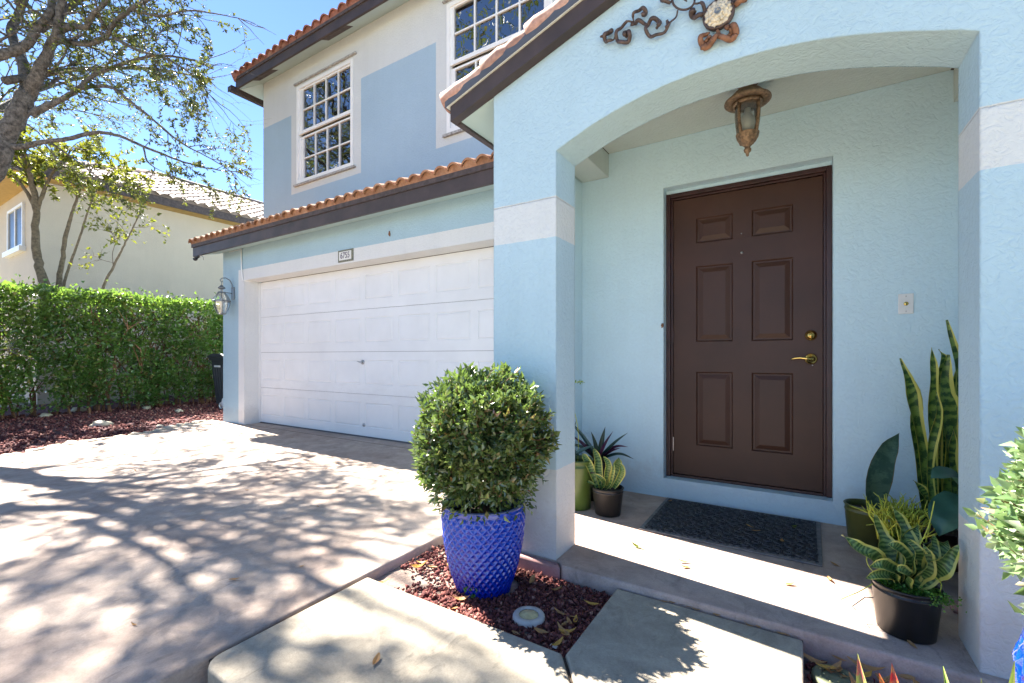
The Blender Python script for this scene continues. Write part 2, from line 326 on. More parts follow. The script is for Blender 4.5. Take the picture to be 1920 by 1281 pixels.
# ------------------------------------------------------------------ mesh helpers
def org(o):
    v = Vector((0, 0, 0))
    while o is not None:
        v += Vector(o.location); o = o.parent
    return v
def tag(o, label=None, cat=None, group=None, kind=None):
    if label: o['label'] = label
    if cat: o['category'] = cat
    if group: o['group'] = group
    if kind: o['kind'] = kind
    return o
def empty(name, loc, label, cat, group=None):
    o = bpy.data.objects.new(name, None); col.objects.link(o); o.location = loc
    o.empty_display_size = 0.1
    return tag(o, label, cat, group)
class MB:
    def __init__(s): s.v = []; s.f = []; s.mi = []; s.uv = []; s.attr = None
    def add(s, verts, faces, mi=0, uvs=None):
        o = len(s.v); s.v += [tuple(v) for v in verts]
        for f in faces: s.f.append(tuple(i+o for i in f)); s.mi.append(mi)
        if uvs is not None:
            while len(s.uv) < o: s.uv.append((0, 0))
            s.uv += uvs
    def box(s, x0, x1, y0, y1, z0, z1, mi=0):
        v = [(x0,y0,z0),(x1,y0,z0),(x1,y1,z0),(x0,y1,z0),(x0,y0,z1),(x1,y0,z1),(x1,y1,z1),(x0,y1,z1)]
        s.add(v, [(0,3,2,1),(4,5,6,7),(0,1,5,4),(1,2,6,5),(2,3,7,6),(3,0,4,7)], mi)
    def hexa(s, v, mi=0):
        s.add(v, [(0,3,2,1),(4,5,6,7),(0,1,5,4),(1,2,6,5),(2,3,7,6),(3,0,4,7)], mi)
    def prism(s, poly, y0, y1, mi=0):   # polygon in XZ (counter-clockwise seen from -Y), extruded along Y
        n = len(poly)
        v = [(x, y0, z) for x, z in poly]+[(x, y1, z) for x, z in poly]
        s.add(v, [tuple(range(n)), tuple(range(2*n-1, n-1, -1))]+[(i, i+n, (i+1) % n+n, (i+1) % n) for i in range(n)], mi)
    def prismz(s, poly, z0, z1, mi=0):  # polygon in XY extruded along Z
        n = len(poly)
        v = [(x, y, z0) for x, y in poly]+[(x, y, z1) for x, y in poly]
        s.add(v, [tuple(range(n-1, -1, -1)), tuple(range(n, 2*n))]+[(i, (i+1) % n, (i+1) % n+n, i+n) for i in range(n)], mi)
    def tube(s, pts, rad, seg=8, mi=0, cap=True, flat=1.0):
        pts = [Vector(p) for p in pts]; n = len(pts)
        if isinstance(rad, (int, float)): rad = [rad]*n
        o = len(s.v); prev = None
        for i, p in enumerate(pts):
            t = (pts[min(i+1, n-1)]-pts[max(i-1, 0)])
            if t.length < 1e-9: t = Vector((0, 0, 1))
            t.normalize()
            if prev is None:
                a = Vector((0, 0, 1)) if abs(t.z) < 0.9 else Vector((1, 0, 0))
                nn = t.cross(a).normalized()
            else:
                nn = (prev-t*prev.dot(t))
                nn = nn.normalized() if nn.length > 1e-6 else t.orthogonal().normalized()
            prev = nn; bb = t.cross(nn)
            for k in range(seg):
                a = 2*math.pi*k/seg
                q = p+(nn*math.cos(a)*flat+bb*math.sin(a))*rad[i]
                s.v.append(tuple(q))
        for i in range(n-1):
            for k in range(seg):
                a = o+i*seg+k; b2 = o+i*seg+(k+1) % seg
                s.f.append((a, b2, b2+seg, a+seg)); s.mi.append(mi)
        if cap:
            s.f.append(tuple(o+k for k in range(seg-1, -1, -1))); s.mi.append(mi)
            s.f.append(tuple(o+(n-1)*seg+k for k in range(seg))); s.mi.append(mi)
    def lathe(s, prof, c=(0, 0, 0), seg=32, mi=0, ang=0.0, span=2*math.pi):
        o = len(s.v); n = len(prof)
        for r, z in prof:
            for k in range(seg):
                a = ang+span*k/seg
                s.v.append((c[0]+r*math.cos(a), c[1]+r*math.sin(a), c[2]+z))
        for i in range(n-1):
            for k in range(seg):
                a = o+i*seg+k; b2 = o+i*seg+(k+1) % seg
                s.f.append((a, b2, b2+seg, a+seg)); s.mi.append(mi)
    def ellipsoid(s, c, r, seg=12, rings=8, mi=0, jit=0.0, rg=None):
        rg = rg or rnd; o = len(s.v)
        ph = rg.random()*10
        for i in range(rings+1):
            t = math.pi*i/rings
            for k in range(seg):
                a = 2*math.pi*k/seg
                x, y, z = math.sin(t)*math.cos(a), math.sin(t)*math.sin(a), math.cos(t)
                j = 1+jit*mnoise.noise(Vector((x*1.5+ph, y*1.5, z*1.5)))
                s.v.append((c[0]+r[0]*x*j, c[1]+r[1]*y*j, c[2]+r[2]*z*j))
        for i in range(rings):
            for k in range(seg):
                a = o+i*seg+k; b2 = o+i*seg+(k+1) % seg
                s.f.append((a, a+seg, b2+seg, b2)); s.mi.append(mi)
    def strap(s, pts, w, widths=None, nrm=(0, -1, 0), fold=0.15, mi=0, across=4, wave=0.0):
        """leaf blade along pts; w = full width; widths = relative width along the blade"""
        pts = [Vector(p) for p in pts]
        P = []; ns = 14          # catmull-rom resample
        ext = [pts[0]*2-pts[1]]+pts+[pts[-1]*2-pts[-2]]
        segn = len(pts)-1
        for q in range(ns+1):
            t = q/ns*segn; i = min(int(t), segn-1); u = t-i
            a, b2, c, d = ext[i], ext[i+1], ext[i+2], ext[i+3]
            P.append(0.5*((2*b2)+(c-a)*u+(2*a-5*b2+4*c-d)*u*u+(-a+3*b2-3*c+d)*u*u*u))
        widths = widths or [0.55, 0.8, 1.0, 0.95, 0.7, 0.04]
        nv = Vector(nrm).normalized(); V = []; UV = []; F = []
        ph = rnd.random()*6
        for q, p in enumerate(P):
            t = (P[min(q+1, ns)]-P[max(q-1, 0)]).normalized()
            side = t.cross(nv)
            side = side.normalized() if side.length > 1e-4 else Vector((1, 0, 0))
            up = side.cross(t)
            x = q/ns*(len(widths)-1); i = min(int(x), len(widths)-2); u = x-i
            ww = w*(widths[i]*(1-u)+widths[i+1]*u)
            if q > ns*0.8: ww *= 0.6+0.4*math.sqrt(max(0, 1-((q/ns-0.8)/0.2)**2))
            for k in range(across+1):
                a = k/across-0.5
                off = -up*(abs(a)*2)**1.5*ww*fold + up*math.sin(q*1.1+ph+a*3)*wave*w
                V.append(p+side*a*ww-off*1.0); UV.append((k/across, q/ns))
        for q in range(ns):
            for k in range(across):
                a = q*(across+1)+k
                F.append((a, a+1, a+across+2, a+across+1))
        s.add(V, F, mi, UV)
    def build(s, name, mats, parent=None, smooth=False, loc=None, bev=0.0, angle=None):
        if not isinstance(mats, (list, tuple)): mats = [mats]
        o0 = org(parent) if parent is not None else Vector((0, 0, 0))
        if loc is not None: o0 = Vector(loc)
        me = bpy.data.meshes.new(name)
        me.from_pydata([(v[0]-o0[0], v[1]-o0[1], v[2]-o0[2]) for v in s.v], [], s.f)
        for m_ in mats: me.materials.append(m_)
        if len(mats) > 1: me.polygons.foreach_set('material_index', s.mi)
        if s.uv:
            while len(s.uv) < len(s.v): s.uv.append((0, 0))
            ul = me.uv_layers.new(name='UVMap')
            li = np.empty(len(me.loops), dtype=np.int32); me.loops.foreach_get('vertex_index', li)
            ul.data.foreach_set('uv', np.array(s.uv, dtype=np.float32)[li].ravel())
        if s.attr is not None:
            a = me.attributes.new('ridge', 'FLOAT', 'POINT'); a.data.foreach_set('value', s.attr)
        if smooth: me.polygons.foreach_set('use_smooth', [True]*len(me.polygons))
        me.update(); me.validate()
        o = bpy.data.objects.new(name, me); col.objects.link(o)
        if parent is not None: o.parent = parent
        elif loc is not None: o.location = loc
        if angle is not None:
            md = None
            me.polygons.foreach_set('use_smooth', [True]*len(me.polygons))
            me.set_sharp_from_angle(angle=R(angle))
        if bev:
            md = o.modifiers.new('bevel', 'BEVEL'); md.width = bev; md.segments = 2; md.limit_method = 'ANGLE'; md.angle_limit = R(40)
        return o
def np_mesh(name, V, F, mat, parent=None, loc=None):
    o0 = org(parent) if parent is not None else Vector(loc if loc is not None else (0, 0, 0))
    V = np.asarray(V, dtype=np.float64)-np.array(o0)
    F = np.asarray(F, dtype=np.int32); n, k = F.shape
    me = bpy.data.meshes.new(name)
    me.vertices.add(len(V)); me.vertices.foreach_set('co', V.astype(np.float32).ravel())
    me.loops.add(n*k); me.loops.foreach_set('vertex_index', F.ravel())
    me.polygons.add(n); me.polygons.foreach_set('loop_start', np.arange(n, dtype=np.int32)*k)
    me.polygons.foreach_set('loop_total', np.full(n, k, dtype=np.int32))
    me.materials.append(mat); me.update(calc_edges=True)
    o = bpy.data.objects.new(name, me); col.objects.link(o)
    if parent is not None: o.parent = parent
    elif loc is not None: o.location = loc
    return o
NR = np.random.default_rng(11)
def unit(a): return a/np.maximum(np.linalg.norm(a, axis=1, keepdims=True), 1e-9)
def leaves(P, D, size, aspect=0.42, jitter=0.35, fold=0.25, updown=0.0):
    """leaf blades (4 faces of 3) rooted at P pointing along D; returns V, F of triangles"""
    n = len(P); P = np.asarray(P, float); D = unit(np.asarray(D, float)+NR.normal(0, jitter, (n, 3)))
    rn = NR.normal(0, 1, (n, 3)); rn[:, 2] += updown
    S = unit(np.cross(D, rn)); U = np.cross(S, D)
    l = size*(0.7+0.6*NR.random(n))[:, None]; w = l*aspect
    base = P; mid = P+D*l*0.5-U*l*0.04; tip = P+D*l-U*l*0.12
    a1 = P+D*l*0.38+S*w*0.5+U*w*fold; b1 = P+D*l*0.38-S*w*0.5+U*w*fold
    V = np.stack([base, a1, tip, b1, mid], 1).reshape(-1, 3)
    i = (np.arange(n)*5)[:, None]
    F = np.concatenate([i+[0, 1, 4], i+[1, 2, 4], i+[2, 3, 4], i+[3, 0, 4]], 1).reshape(-1, 3)
    return V, F

# ------------------------------------------------------------------ camera, sun, sky
cam_d = bpy.data.cameras.new('camera'); cam = bpy.data.objects.new('camera', cam_d); col.objects.link(cam)
cam.location = (0, 0, EYE); cam.rotation_euler = (R(90), 0, TH)
cam_d.sensor_width = 36; cam_d.lens = 36*FP/1920; cam_d.shift_y = (HY-640.5)/1920
cam_d.clip_start = 0.05; cam_d.clip_end = 2000
scene.camera = cam
SX, SY = -0.82, 0.105
sunv = Vector((SX, SY, 1)).normalized()
sd = bpy.data.lights.new('sun', 'SUN'); sd.energy = 3.5; sd.angle = R(0.55); sd.color = (1.0, 0.93, 0.84)
so = bpy.data.objects.new('sun', sd); col.objects.link(so)
so.rotation_euler = sunv.to_track_quat('Z', 'Y').to_euler(); so.location = (-20, 5, 30)
w = bpy.data.worlds.new('World'); scene.world = w; w.use_nodes = True
nt = w.node_tree; bg = nt.nodes['Background']
sky = nt.nodes.new('ShaderNodeTexSky'); sky.sky_type = 'NISHITA'; sky.sun_disc = False
sky.sun_elevation = math.asin(sunv.z); sky.sun_rotation = math.atan2(SX, SY)
sky.air_density = 0.5; sky.dust_density = 0.0; sky.ozone_density = 4.0
nt.links.new(sky.outputs[0], bg.inputs['Color']); bg.inputs['Strength'].default_value = 0.056
vs = scene.view_settings; vs.view_transform = 'Standard'; vs.look = 'None'; vs.exposure = 3.06; vs.gamma = 1.0
scene.cycles.max_bounces = 8; scene.cycles.diffuse_bounces = 5; scene.cycles.transparent_max_bounces = 12
scene.cycles.use_denoising = True
scene.cycles.caustics_reflective = False; scene.cycles.caustics_refractive = False


# ================================================================== GROUND
mb = MB(); mb.add([(-150, -150, -0.16), (150, -150, -0.16), (150, 150, -0.16), (-150, 150, -0.16)], [(0, 1, 2, 3)])
tag(mb.build('ground', M['grass']), kind='structure')
mb = MB(); mb.add([(-150, -17, -0.15), (150, -17, -0.15), (150, -10, -0.15), (-150, -10, -0.15)], [(0, 1, 2, 3)])
tag(mb.build('road', M['asphalt']), kind='structure')
mb = MB(); mb.box(-150, -6.9, -9.8, -8.2, -0.16, -0.06); mb.box(-1.77, 150, -9.8, -8.2, -0.16, -0.06); tag(mb.build('sidewalk', M['walk']), kind='structure')  # unseen pale strips, added to bounce light toward the house
mb = MB()
mb.prismz([(-1.775, -9.9), (-1.775, 0.60), (-1.787, 1.49), (-1.80, 3.9), (-2.40, 3.9), (-2.40, 4.2), (-7.29, 4.2), (-7.29, 3.80), (-8.35, 3.80), (-8.05, 3.45),
           (-7.75, 2.95), (-7.55, 2.45), (-7.36, 1.80), (-7.14, 1.25), (-6.95, 0.4), (-6.9, -9.9)], -0.19, -0.03)
tag(mb.build('driveway', M['drive'], bev=0.012), kind='structure')
mb = MB()
cor = [(-1.757+0.07*(1-math.cos(a)), 0.762+0.07*(1-math.sin(a))) for a in [R(x) for x in (0, 22, 45, 68, 90)]]
mb.prismz(cor+[(-0.19, 0.762), (-0.622, 1.352), (-0.715, 1.478), (-1.760, 1.492)], -0.19, -0.03)
mb.prismz([(-0.172, 0.762), (0.018, 0.762), (0.018, 2.024), (-0.702, 2.024), (-0.702, 1.478), (-0.608, 1.354)], -0.19, -0.028)
mb.prismz([(-0.15, -2.2), (0.95, -2.2), (0.95, 0.75), (-0.15, 0.75)], -0.19, -0.03)
tag(mb.build('walkway', M['walk'], bev=0.010), kind='structure')
mb = MB(); mb.add([(-1.80, 0.75, -0.052), (0.03, 0.75, -0.052), (0.03, 2.05, -0.052), (-1.80, 2.05, -0.052)], [(0, 1, 2, 3)])
mb2 = MB(); mb2.box(-1.778, -1.757, 0.80, 1.50, -0.18, -0.050); mb2.hexa([(-0.72, 1.47, -.18), (-0.19, 0.75, -.18), (-0.17, 0.75, -.18), (-0.70, 1.48, -.18), (-0.72, 1.47, -.044), (-0.19, 0.75, -.044), (-0.17, 0.75, -.044), (-0.70, 1.48, -.044)])
mb2.box(-0.70, 0.018, 2.022, 2.032, -0.18, -0.036)
mb2.box(-7.28, -2.42, 3.80, 3.806, -0.04, -0.0285)
tag(mb2.build('joint_filler', M['joint']), kind='structure')
mb = MB()
mb.prismz([(-1.47, 2.072), (-1.02, 2.072), (-0.985, 2.032), (0.90, 2.034), (2.5, 2.034), (2.5, 3.6), (-1.47, 3.6)], -0.19, 0.0)
tag(mb.build('porch_slab', M['porch'], bev=0.010), kind='structure')
mb = MB(); mb.prismz([(-1.48, 2.036), (-0.990, 2.030), (-1.022, 2.070), (-1.48, 2.070)], -0.19, -0.006)
tag(mb.build('kerb', M['kerb'], bev=0.012), kind='structure')

# soil sheets of the three planting beds (lightly uneven)
def sheet(name, poly_fn, x0, x1, y0, y1, z, nx, ny, mat, amp=0.012):
    V = []; F = []
    for j in range(ny+1):
        for i in range(nx+1):
            x = x0+(x1-x0)*i/nx; y = y0+(y1-y0)*j/ny
            V.append((x, y, z+amp*mnoise.noise(Vector((x*6, y*6, 0)))+amp*0.5*mnoise.noise(Vector((x*23, y*23, 3)))))
    for j in range(ny):
        for i in range(nx):
            a = j*(nx+1)+i; F.append((a, a+1, a+nx+2, a+nx+1))
    return tag(np_mesh(name, V, F, mat), kind='structure')
sheet('planting_bed', None, -1.86, -0.60, 1.46, 3.75, -0.085, 60, 90, M['soil'])
sheet('planting_bed', None, 0.0, 2.6, 0.4, 2.06, -0.105, 60, 50, M['soil'])
sheet('planting_bed', None, -14.95, -6.88, -3.0, 11.0, -0.085, 70, 140, M['lava_base'], 0.03)

# lava rock mulch: angular chips
def chips(name, spots, size, mat, kind='stuff', label=None):
    n = len(spots); P = np.array(spots)
    s = size*(0.45+0.8*NR.random(n))[:, None]
    base = np.array([(1, 1, -.3), (-1, 1, .2), (-1, -1, -.3), (1, -1, .1), (0.2, 0.3, .9), (-.2, -.1, -.8)])
    V = np.empty((n, 6, 3))
    q = unit(NR.normal(0, 1, (n, 3))); r = unit(np.cross(q, NR.normal(0, 1, (n, 3)))); t = np.cross(q, r)
    sc = 0.4+0.6*NR.random((n, 3))
    for k in range(6):
        b_ = base[k]*(1+0.3*NR.normal(0, 1, (n, 3)))*sc
        V[:, k] = P+(q*b_[:, 0:1]+r*b_[:, 1:2]+t*b_[:, 2:3])*s*0.5
    tri = np.array([(0, 1, 4), (1, 2, 4), (2, 3, 4), (3, 0, 4), (1, 0, 5), (2, 1, 5), (3, 2, 5), (0, 3, 5)])
    F = (np.arange(n)*6)[:, None, None]+tri[None]
    o = np_mesh(name, V.reshape(-1, 3), F.reshape(-1, 3), mat)
    return tag(o, label, 'mulch', kind=kind)
sp = []
while len(sp) < 5200:
    x = rnd.uniform(-1.77, -0.71); y = rnd.uniform(1.50, 2.62)
    if x > -1.45 and y > 2.02: continue
    if (x+1.24)**2+(y-1.83)**2 < 0.115**2: continue
    dens = 0.35+0.9*mnoise.noise(Vector((x*2.6, y*2.6, 1.7)))+0.9*(x+1.62)
    if y > 1.80 and x > -1.6: dens += 0.5
    if rnd.random() > dens: continue
    sp.append((x, y, -0.080+rnd.random()*0.016))
chips('lava_rock_mulch', sp, 0.024, M['lava'], label='dark red lava rock mulch around the left blue pot')
sp = [(rnd.uniform(0.03, 1.9), rnd.uniform(0.9, 2.02), -0.100+rnd.random()*0.02) for _ in range(3800)]
chips('lava_rock_mulch', sp, 0.026, M['lava'], label='dark red lava rock mulch in the bed right of the walkway')
sp = []
while len(sp) < 16000:
    y = rnd.uniform(-1, 8.5); x = rnd.uniform(-12.3, -6.9)
    edge = np.interp(y, [-1, 0.4, 1.25, 1.8, 2.45, 2.95, 3.45, 3.8], [-6.9, -6.95, -7.14, -7.36, -7.55, -7.75, -8.05, -8.35])
    if x > edge or (y > 3.8 and x > -7.95): continue
    sp.append((x, y, -0.085+0.03*mnoise.noise(Vector((x*6, y*6, 0)))+rnd.random()*0.02))
chips('lava_rock_mulch', sp, 0.05, M['lava'], label='purplish lava rock mulch between driveway and hedge')

# river stones along the driveway edge: one by one
st = []
ys = [0.9, 1.12, 1.30, 1.52, 1.70, 1.86, 2.02, 2.17, 2.36, 2.55, 2.72, 2.90, 3.06, 3.22, 3.40, 3.56]
stone0 = []
for k in range(4):
    mb = MB(); mb.ellipsoid((0, 0, 0), (0.13, 0.085, 0.045), 14, 9, jit=0.5, rg=random.Random(k)); stone0.append(mb)
words = ['nearest the left picture edge', 'beside the long bare patch of kerb', 'low and flat', 'slightly pointed', 'broad and pale', 'round and yellowish', 'half buried',
         'long and thin', 'small and tan', 'tilted toward the mulch', 'wide with a rusty side', 'smooth and cream', 'low in the bed', 'close to its neighbour', 'near the garage corner', 'last before the garage corner']
meshes = []
for i, y in enumerate(ys):
    x = float(np.interp(y, [0.4, 1.25, 1.8, 2.45, 2.95, 3.45, 3.8], [-6.95, -7.14, -7.36, -7.55, -7.75, -8.05, -8.35]))-0.09
    if i < 4: o = stone0[i].build('river_stone', M['stone'], smooth=True, loc=(0, 0, 0)); meshes.append(o)
    else:
        o = meshes[i % 4].copy(); col.objects.link(o)
    s = rnd.uniform(0.7, 1.25); o.scale = (s, s, s); o.location = (x, y, -0.05); o.rotation_euler = (0, 0, rnd.uniform(0.9, 1.9))
    tag(o, 'tan river stone edging the driveway, %s of sixteen counted from the near end' % (['first', 'second', 'third', 'fourth', 'fifth', 'sixth', 'seventh', 'eighth', 'ninth', 'tenth', 'eleventh', 'twelfth', 'thirteenth', 'fourteenth', 'fifteenth', 'last'][i]),
        'stone', 'river stones along the driveway edge')
for (px, py, s, lab) in [(190, 797, 1.0, 'single tan stone lying in the middle of the purple mulch'), (148, 770, 1.0, 'pale upright stone at the foot of the hedge, left'),
                         (275, 766, 0.8, 'white stone at the foot of the hedge, near the middle'), (335, 772, 0.7, 'small stone in the mulch near the garage corner'), (85, 780, .7, 'small white stone below the hedge foot, farthest left'),
                         (300, 801, .5, 'little white pebble in the mulch toward the garage')]:
    r_ = ray(px, py); t = (EYE+0.06)/-r_.z
    o = meshes[rnd.randrange(4)].copy(); col.objects.link(o); o.location = (r_.x*t, r_.y*t, -0.05); o.scale = (s, s, s*1.3); o.rotation_euler = (0, 0, rnd.uniform(0, 3))
    tag(o, lab, 'stone', 'loose stones in the mulch')

# ================================================================== HOUSE
H = empty('house', (-3.0, 4.0, -0.03), 'two storey pale blue and white stucco house with terracotta tile roofs and arched porch', 'house')

def tiled(mb, p0, ax, up, width, length, pitch=0.2, course=0.36, amp=0.055, cut=None, courses=None, infill=1, first_lift=0.0):
    p0 = Vector(p0); ax = Vector(ax).normalized(); up = Vector(up).normalized(); n = ax.cross(up)
    if n.z < 0: n = -n
    nc = courses or int(math.ceil(length/course)); K = 8
    for c in range(nc):
        s0 = c*course; s1 = min(length, s0+course+0.05)
        for i in range(int(width/pitch)):
            x0 = i*pitch
            if cut is not None and not cut(x0+pitch/2, s0): continue
            jx = rnd.uniform(-0.004, 0.004); js = rnd.uniform(-0.012, 0.012); jl = rnd.uniform(-0.003, 0.005)
            V = []
            for row, (s, lift) in enumerate(((s0+js, 0.026+jl), (s1, 0.002), (s0+js, 0.012+jl))):
                for k in range(K+1):
                    a = k/K; h = amp*math.sin(math.pi*a)**0.75
                    if row == 2: h = max(0, h-0.006)
                    V.append(p0+ax*(x0+jx+a*pitch)+up*s+n*(h+lift))
            F = []
            for k in range(K):
                F.append((k, k+1, K+2+k, K+1+k)); F.append((k+1, k, 2*K+2+k, 2*K+3+k))
            mb.add(V, F, 0)
            if c == 0 and infill:
                V = []
                for k in range(K+1):
                    a = k/K; h = amp*math.sin(math.pi*a)**0.75
                    V.append(p0+ax*(x0+a*pitch)+up*(s0+0.035)+n*(h+0.014)); V.append(p0+ax*(x0+a*pitch)+up*(s0+0.035)-n*0.02)
                mb.add(V, [(2*k, 2*k+1, 2*k+3, 2*k+2) for k in range(K)], 0)

# --- entry (porch back) wall with the door opening
DX0, DX1, DZ0, DZ1 = -0.832, 0.186, 0.140, 2.268
mb = MB()
mb.box(-2.0, DX0, 3.42, 3.58, -0.1, 2.95); mb.box(DX1, 4.5, 3.42, 3.58, -0.1, 2.95)
mb.box(DX0, DX1, 3.42, 3.58, DZ1, 2.95); mb.box(DX0, DX1, 3.42, 3.58, -0.1, DZ0)
def opening_wall(y0, y1, X, Z, holes, name, mat):
    """one welded wall slab with rectangular openings"""
    xs = sorted(set([X[0], X[1]]+[h[0] for h in holes]+[h[1] for h in holes]))
    zs = sorted(set([Z[0], Z[1]]+[h[2] for h in holes]+[h[3] for h in holes]))
    ins = lambda i, j: not (0 <= i < len(xs)-1 and 0 <= j < len(zs)-1) or any(h[0] <= xs[i] and xs[i+1] <= h[1] and h[2] <= zs[j] and zs[j+1] <= h[3] for h in holes)
    b = MB(); idx = {}
    def v(i, j, k):
        if (i, j, k) not in idx: idx[(i, j, k)] = len(b.v); b.v.append((xs[i], (y0, y1)[k], zs[j]))
        return idx[(i, j, k)]
    for i in range(len(xs)-1):
        for j in range(len(zs)-1):
            if ins(i, j): continue
            b.f.append((v(i, j, 0), v(i+1, j, 0), v(i+1, j+1, 0), v(i, j+1, 0)))
            b.f.append((v(i, j+1, 1), v(i+1, j+1, 1), v(i+1, j, 1), v(i, j, 1)))
            if ins(i-1, j): b.f.append((v(i, j, 1), v(i, j, 0), v(i, j+1, 0), v(i, j+1, 1)))
            if ins(i+1, j): b.f.append((v(i+1, j, 0), v(i+1, j, 1), v(i+1, j+1, 1), v(i+1, j+1, 0)))
            if ins(i, j-1): b.f.append((v(i, j, 1), v(i+1, j, 1), v(i+1, j, 0), v(i, j, 0)))
            if ins(i, j+1): b.f.append((v(i, j+1, 0), v(i+1, j+1, 0), v(i+1, j+1, 1), v(i, j+1, 1)))
    b.mi = [0]*len(b.f)
    return b.build(name, mat, H)
opening_wall(3.42, 3.60, (-2.0, 4.5), (-0.15, 2.95), [(DX0, DX1, DZ0, DZ1)], 'entry_wall', M['entry'])
mb = MB(); mb.box(DX0-0.1, DX1+0.1, 3.605, 3.68, 0, 2.4); mb.build('door_backing', M['room'], H)
# porch side wall on the right, garage return
mb = MB(); mb.box(0.86, 0.89, 2.306, 3.419, -0.1, 2.95); mb.build('side_wall', M['entry'], H)
mb = MB(); mb.box(-1.53, -1.475, 2.79, 3.419, -0.02, 2.433); mb.build('side_wall', M['entry'], H)  # stub wall added behind the pillar to shade the back of the porch floor
mb = MB(); mb.box(-2.02, -1.998, 3.43, 3.779, -0.1, 2.95); mb.build('side_wall', M['garage'], H)
# --- pillars
for (a, b_) in ((-1.421, -1.037), (0.505, 0.89)):
    mb = MB(); mb.box(a, b_, 2.075, 2.305, -0.003, 1.8435); mb.build('pillar', M['pillar'], H)
# --- arch wall
AX = [-1.037, -0.94, -0.844, -0.73, -0.61, -0.50, -0.38, -0.27, -0.175, -0.08, 0.009, 0.095, 0.174, 0.25, 0.323, 0.39, 0.458, 0.505]
AZ0 = dict(zip([-1.037, -0.844, -0.61, -0.38, -0.175, 0.009, 0.174, 0.323, 0.458, 0.505], [2.078, 2.158, 2.225, 2.254, 2.258, 2.243, 2.211, 2.168, 2.119, 2.099]))
AZ = np.interp(AX, list(AZ0.keys()), list(AZ0.values()))
AZ = [float(0.25*AZ[max(i-1, 0)]+0.5*AZ[i]+0.25*AZ[min(i+1, len(AZ)-1)]) if 0 < i < len(AZ)-1 else float(AZ[i]) for i in range(len(AZ))]
APX = -0.265
gz = lambda x: 2.44+0.331*((x+1.682) if x < APX else (2*APX-x+1.682))
mb = MB(); cols_ = [(-1.421, 1.844, gz(-1.421)), (-1.037, 1.844, gz(-1.037))]
for i, x in enumerate(AX): cols_.append((x, AZ[i], gz(x)))
cols_ += [(0.505, 1.844, gz(0.505)), (0.89, 1.844, gz(0.89))]
n = len(cols_); V = []
for (x, a, b_) in cols_: V += [(x, 2.075, a), (x, 2.075, b_), (x, 2.305, a), (x, 2.305, b_)]
F = []
for i in range(n-1):
    a = 4*i; c = 4*(i+1)
    if abs(cols_[i][0]-cols_[i+1][0]) > 1e-5:
        F += [(a, c, c+1, a+1), (a+3, c+3, c+2, a+2), (a+1, c+1, c+3, a+3)]
    F.append((a+2, c+2, c, a))
F += [(2, 0, 1, 3), (4*n-4, 4*n-2, 4*n-1, 4*n-3)]
mb.add(V, F); o = mb.build('arch_wall', M['pillar'], H)
# --- ceiling, beam
mb = MB(); mb.box(-1.251, 0.729, 2.306, 3.419, 2.616, 2.64); mb.build('porch_ceiling', M['ceiling'], H)
mb = MB(); mb.box(-1.46, -1.252, 2.306, 3.419, 2.434, 2.72); mb.build('porch_beam', M['ceiling'], H)
mb = MB(); mb.box(0.73, 0.858, 2.306, 3.419, 2.434, 2.72); mb.build('porch_beam', M['ceiling'], H)
mb = MB(); mb.prism([(-1.20, 2.66), (0.68, 2.66), (APX, 2.90)], 3.39, 3.419); mb.build('gable_filler', M['ceiling'], H)
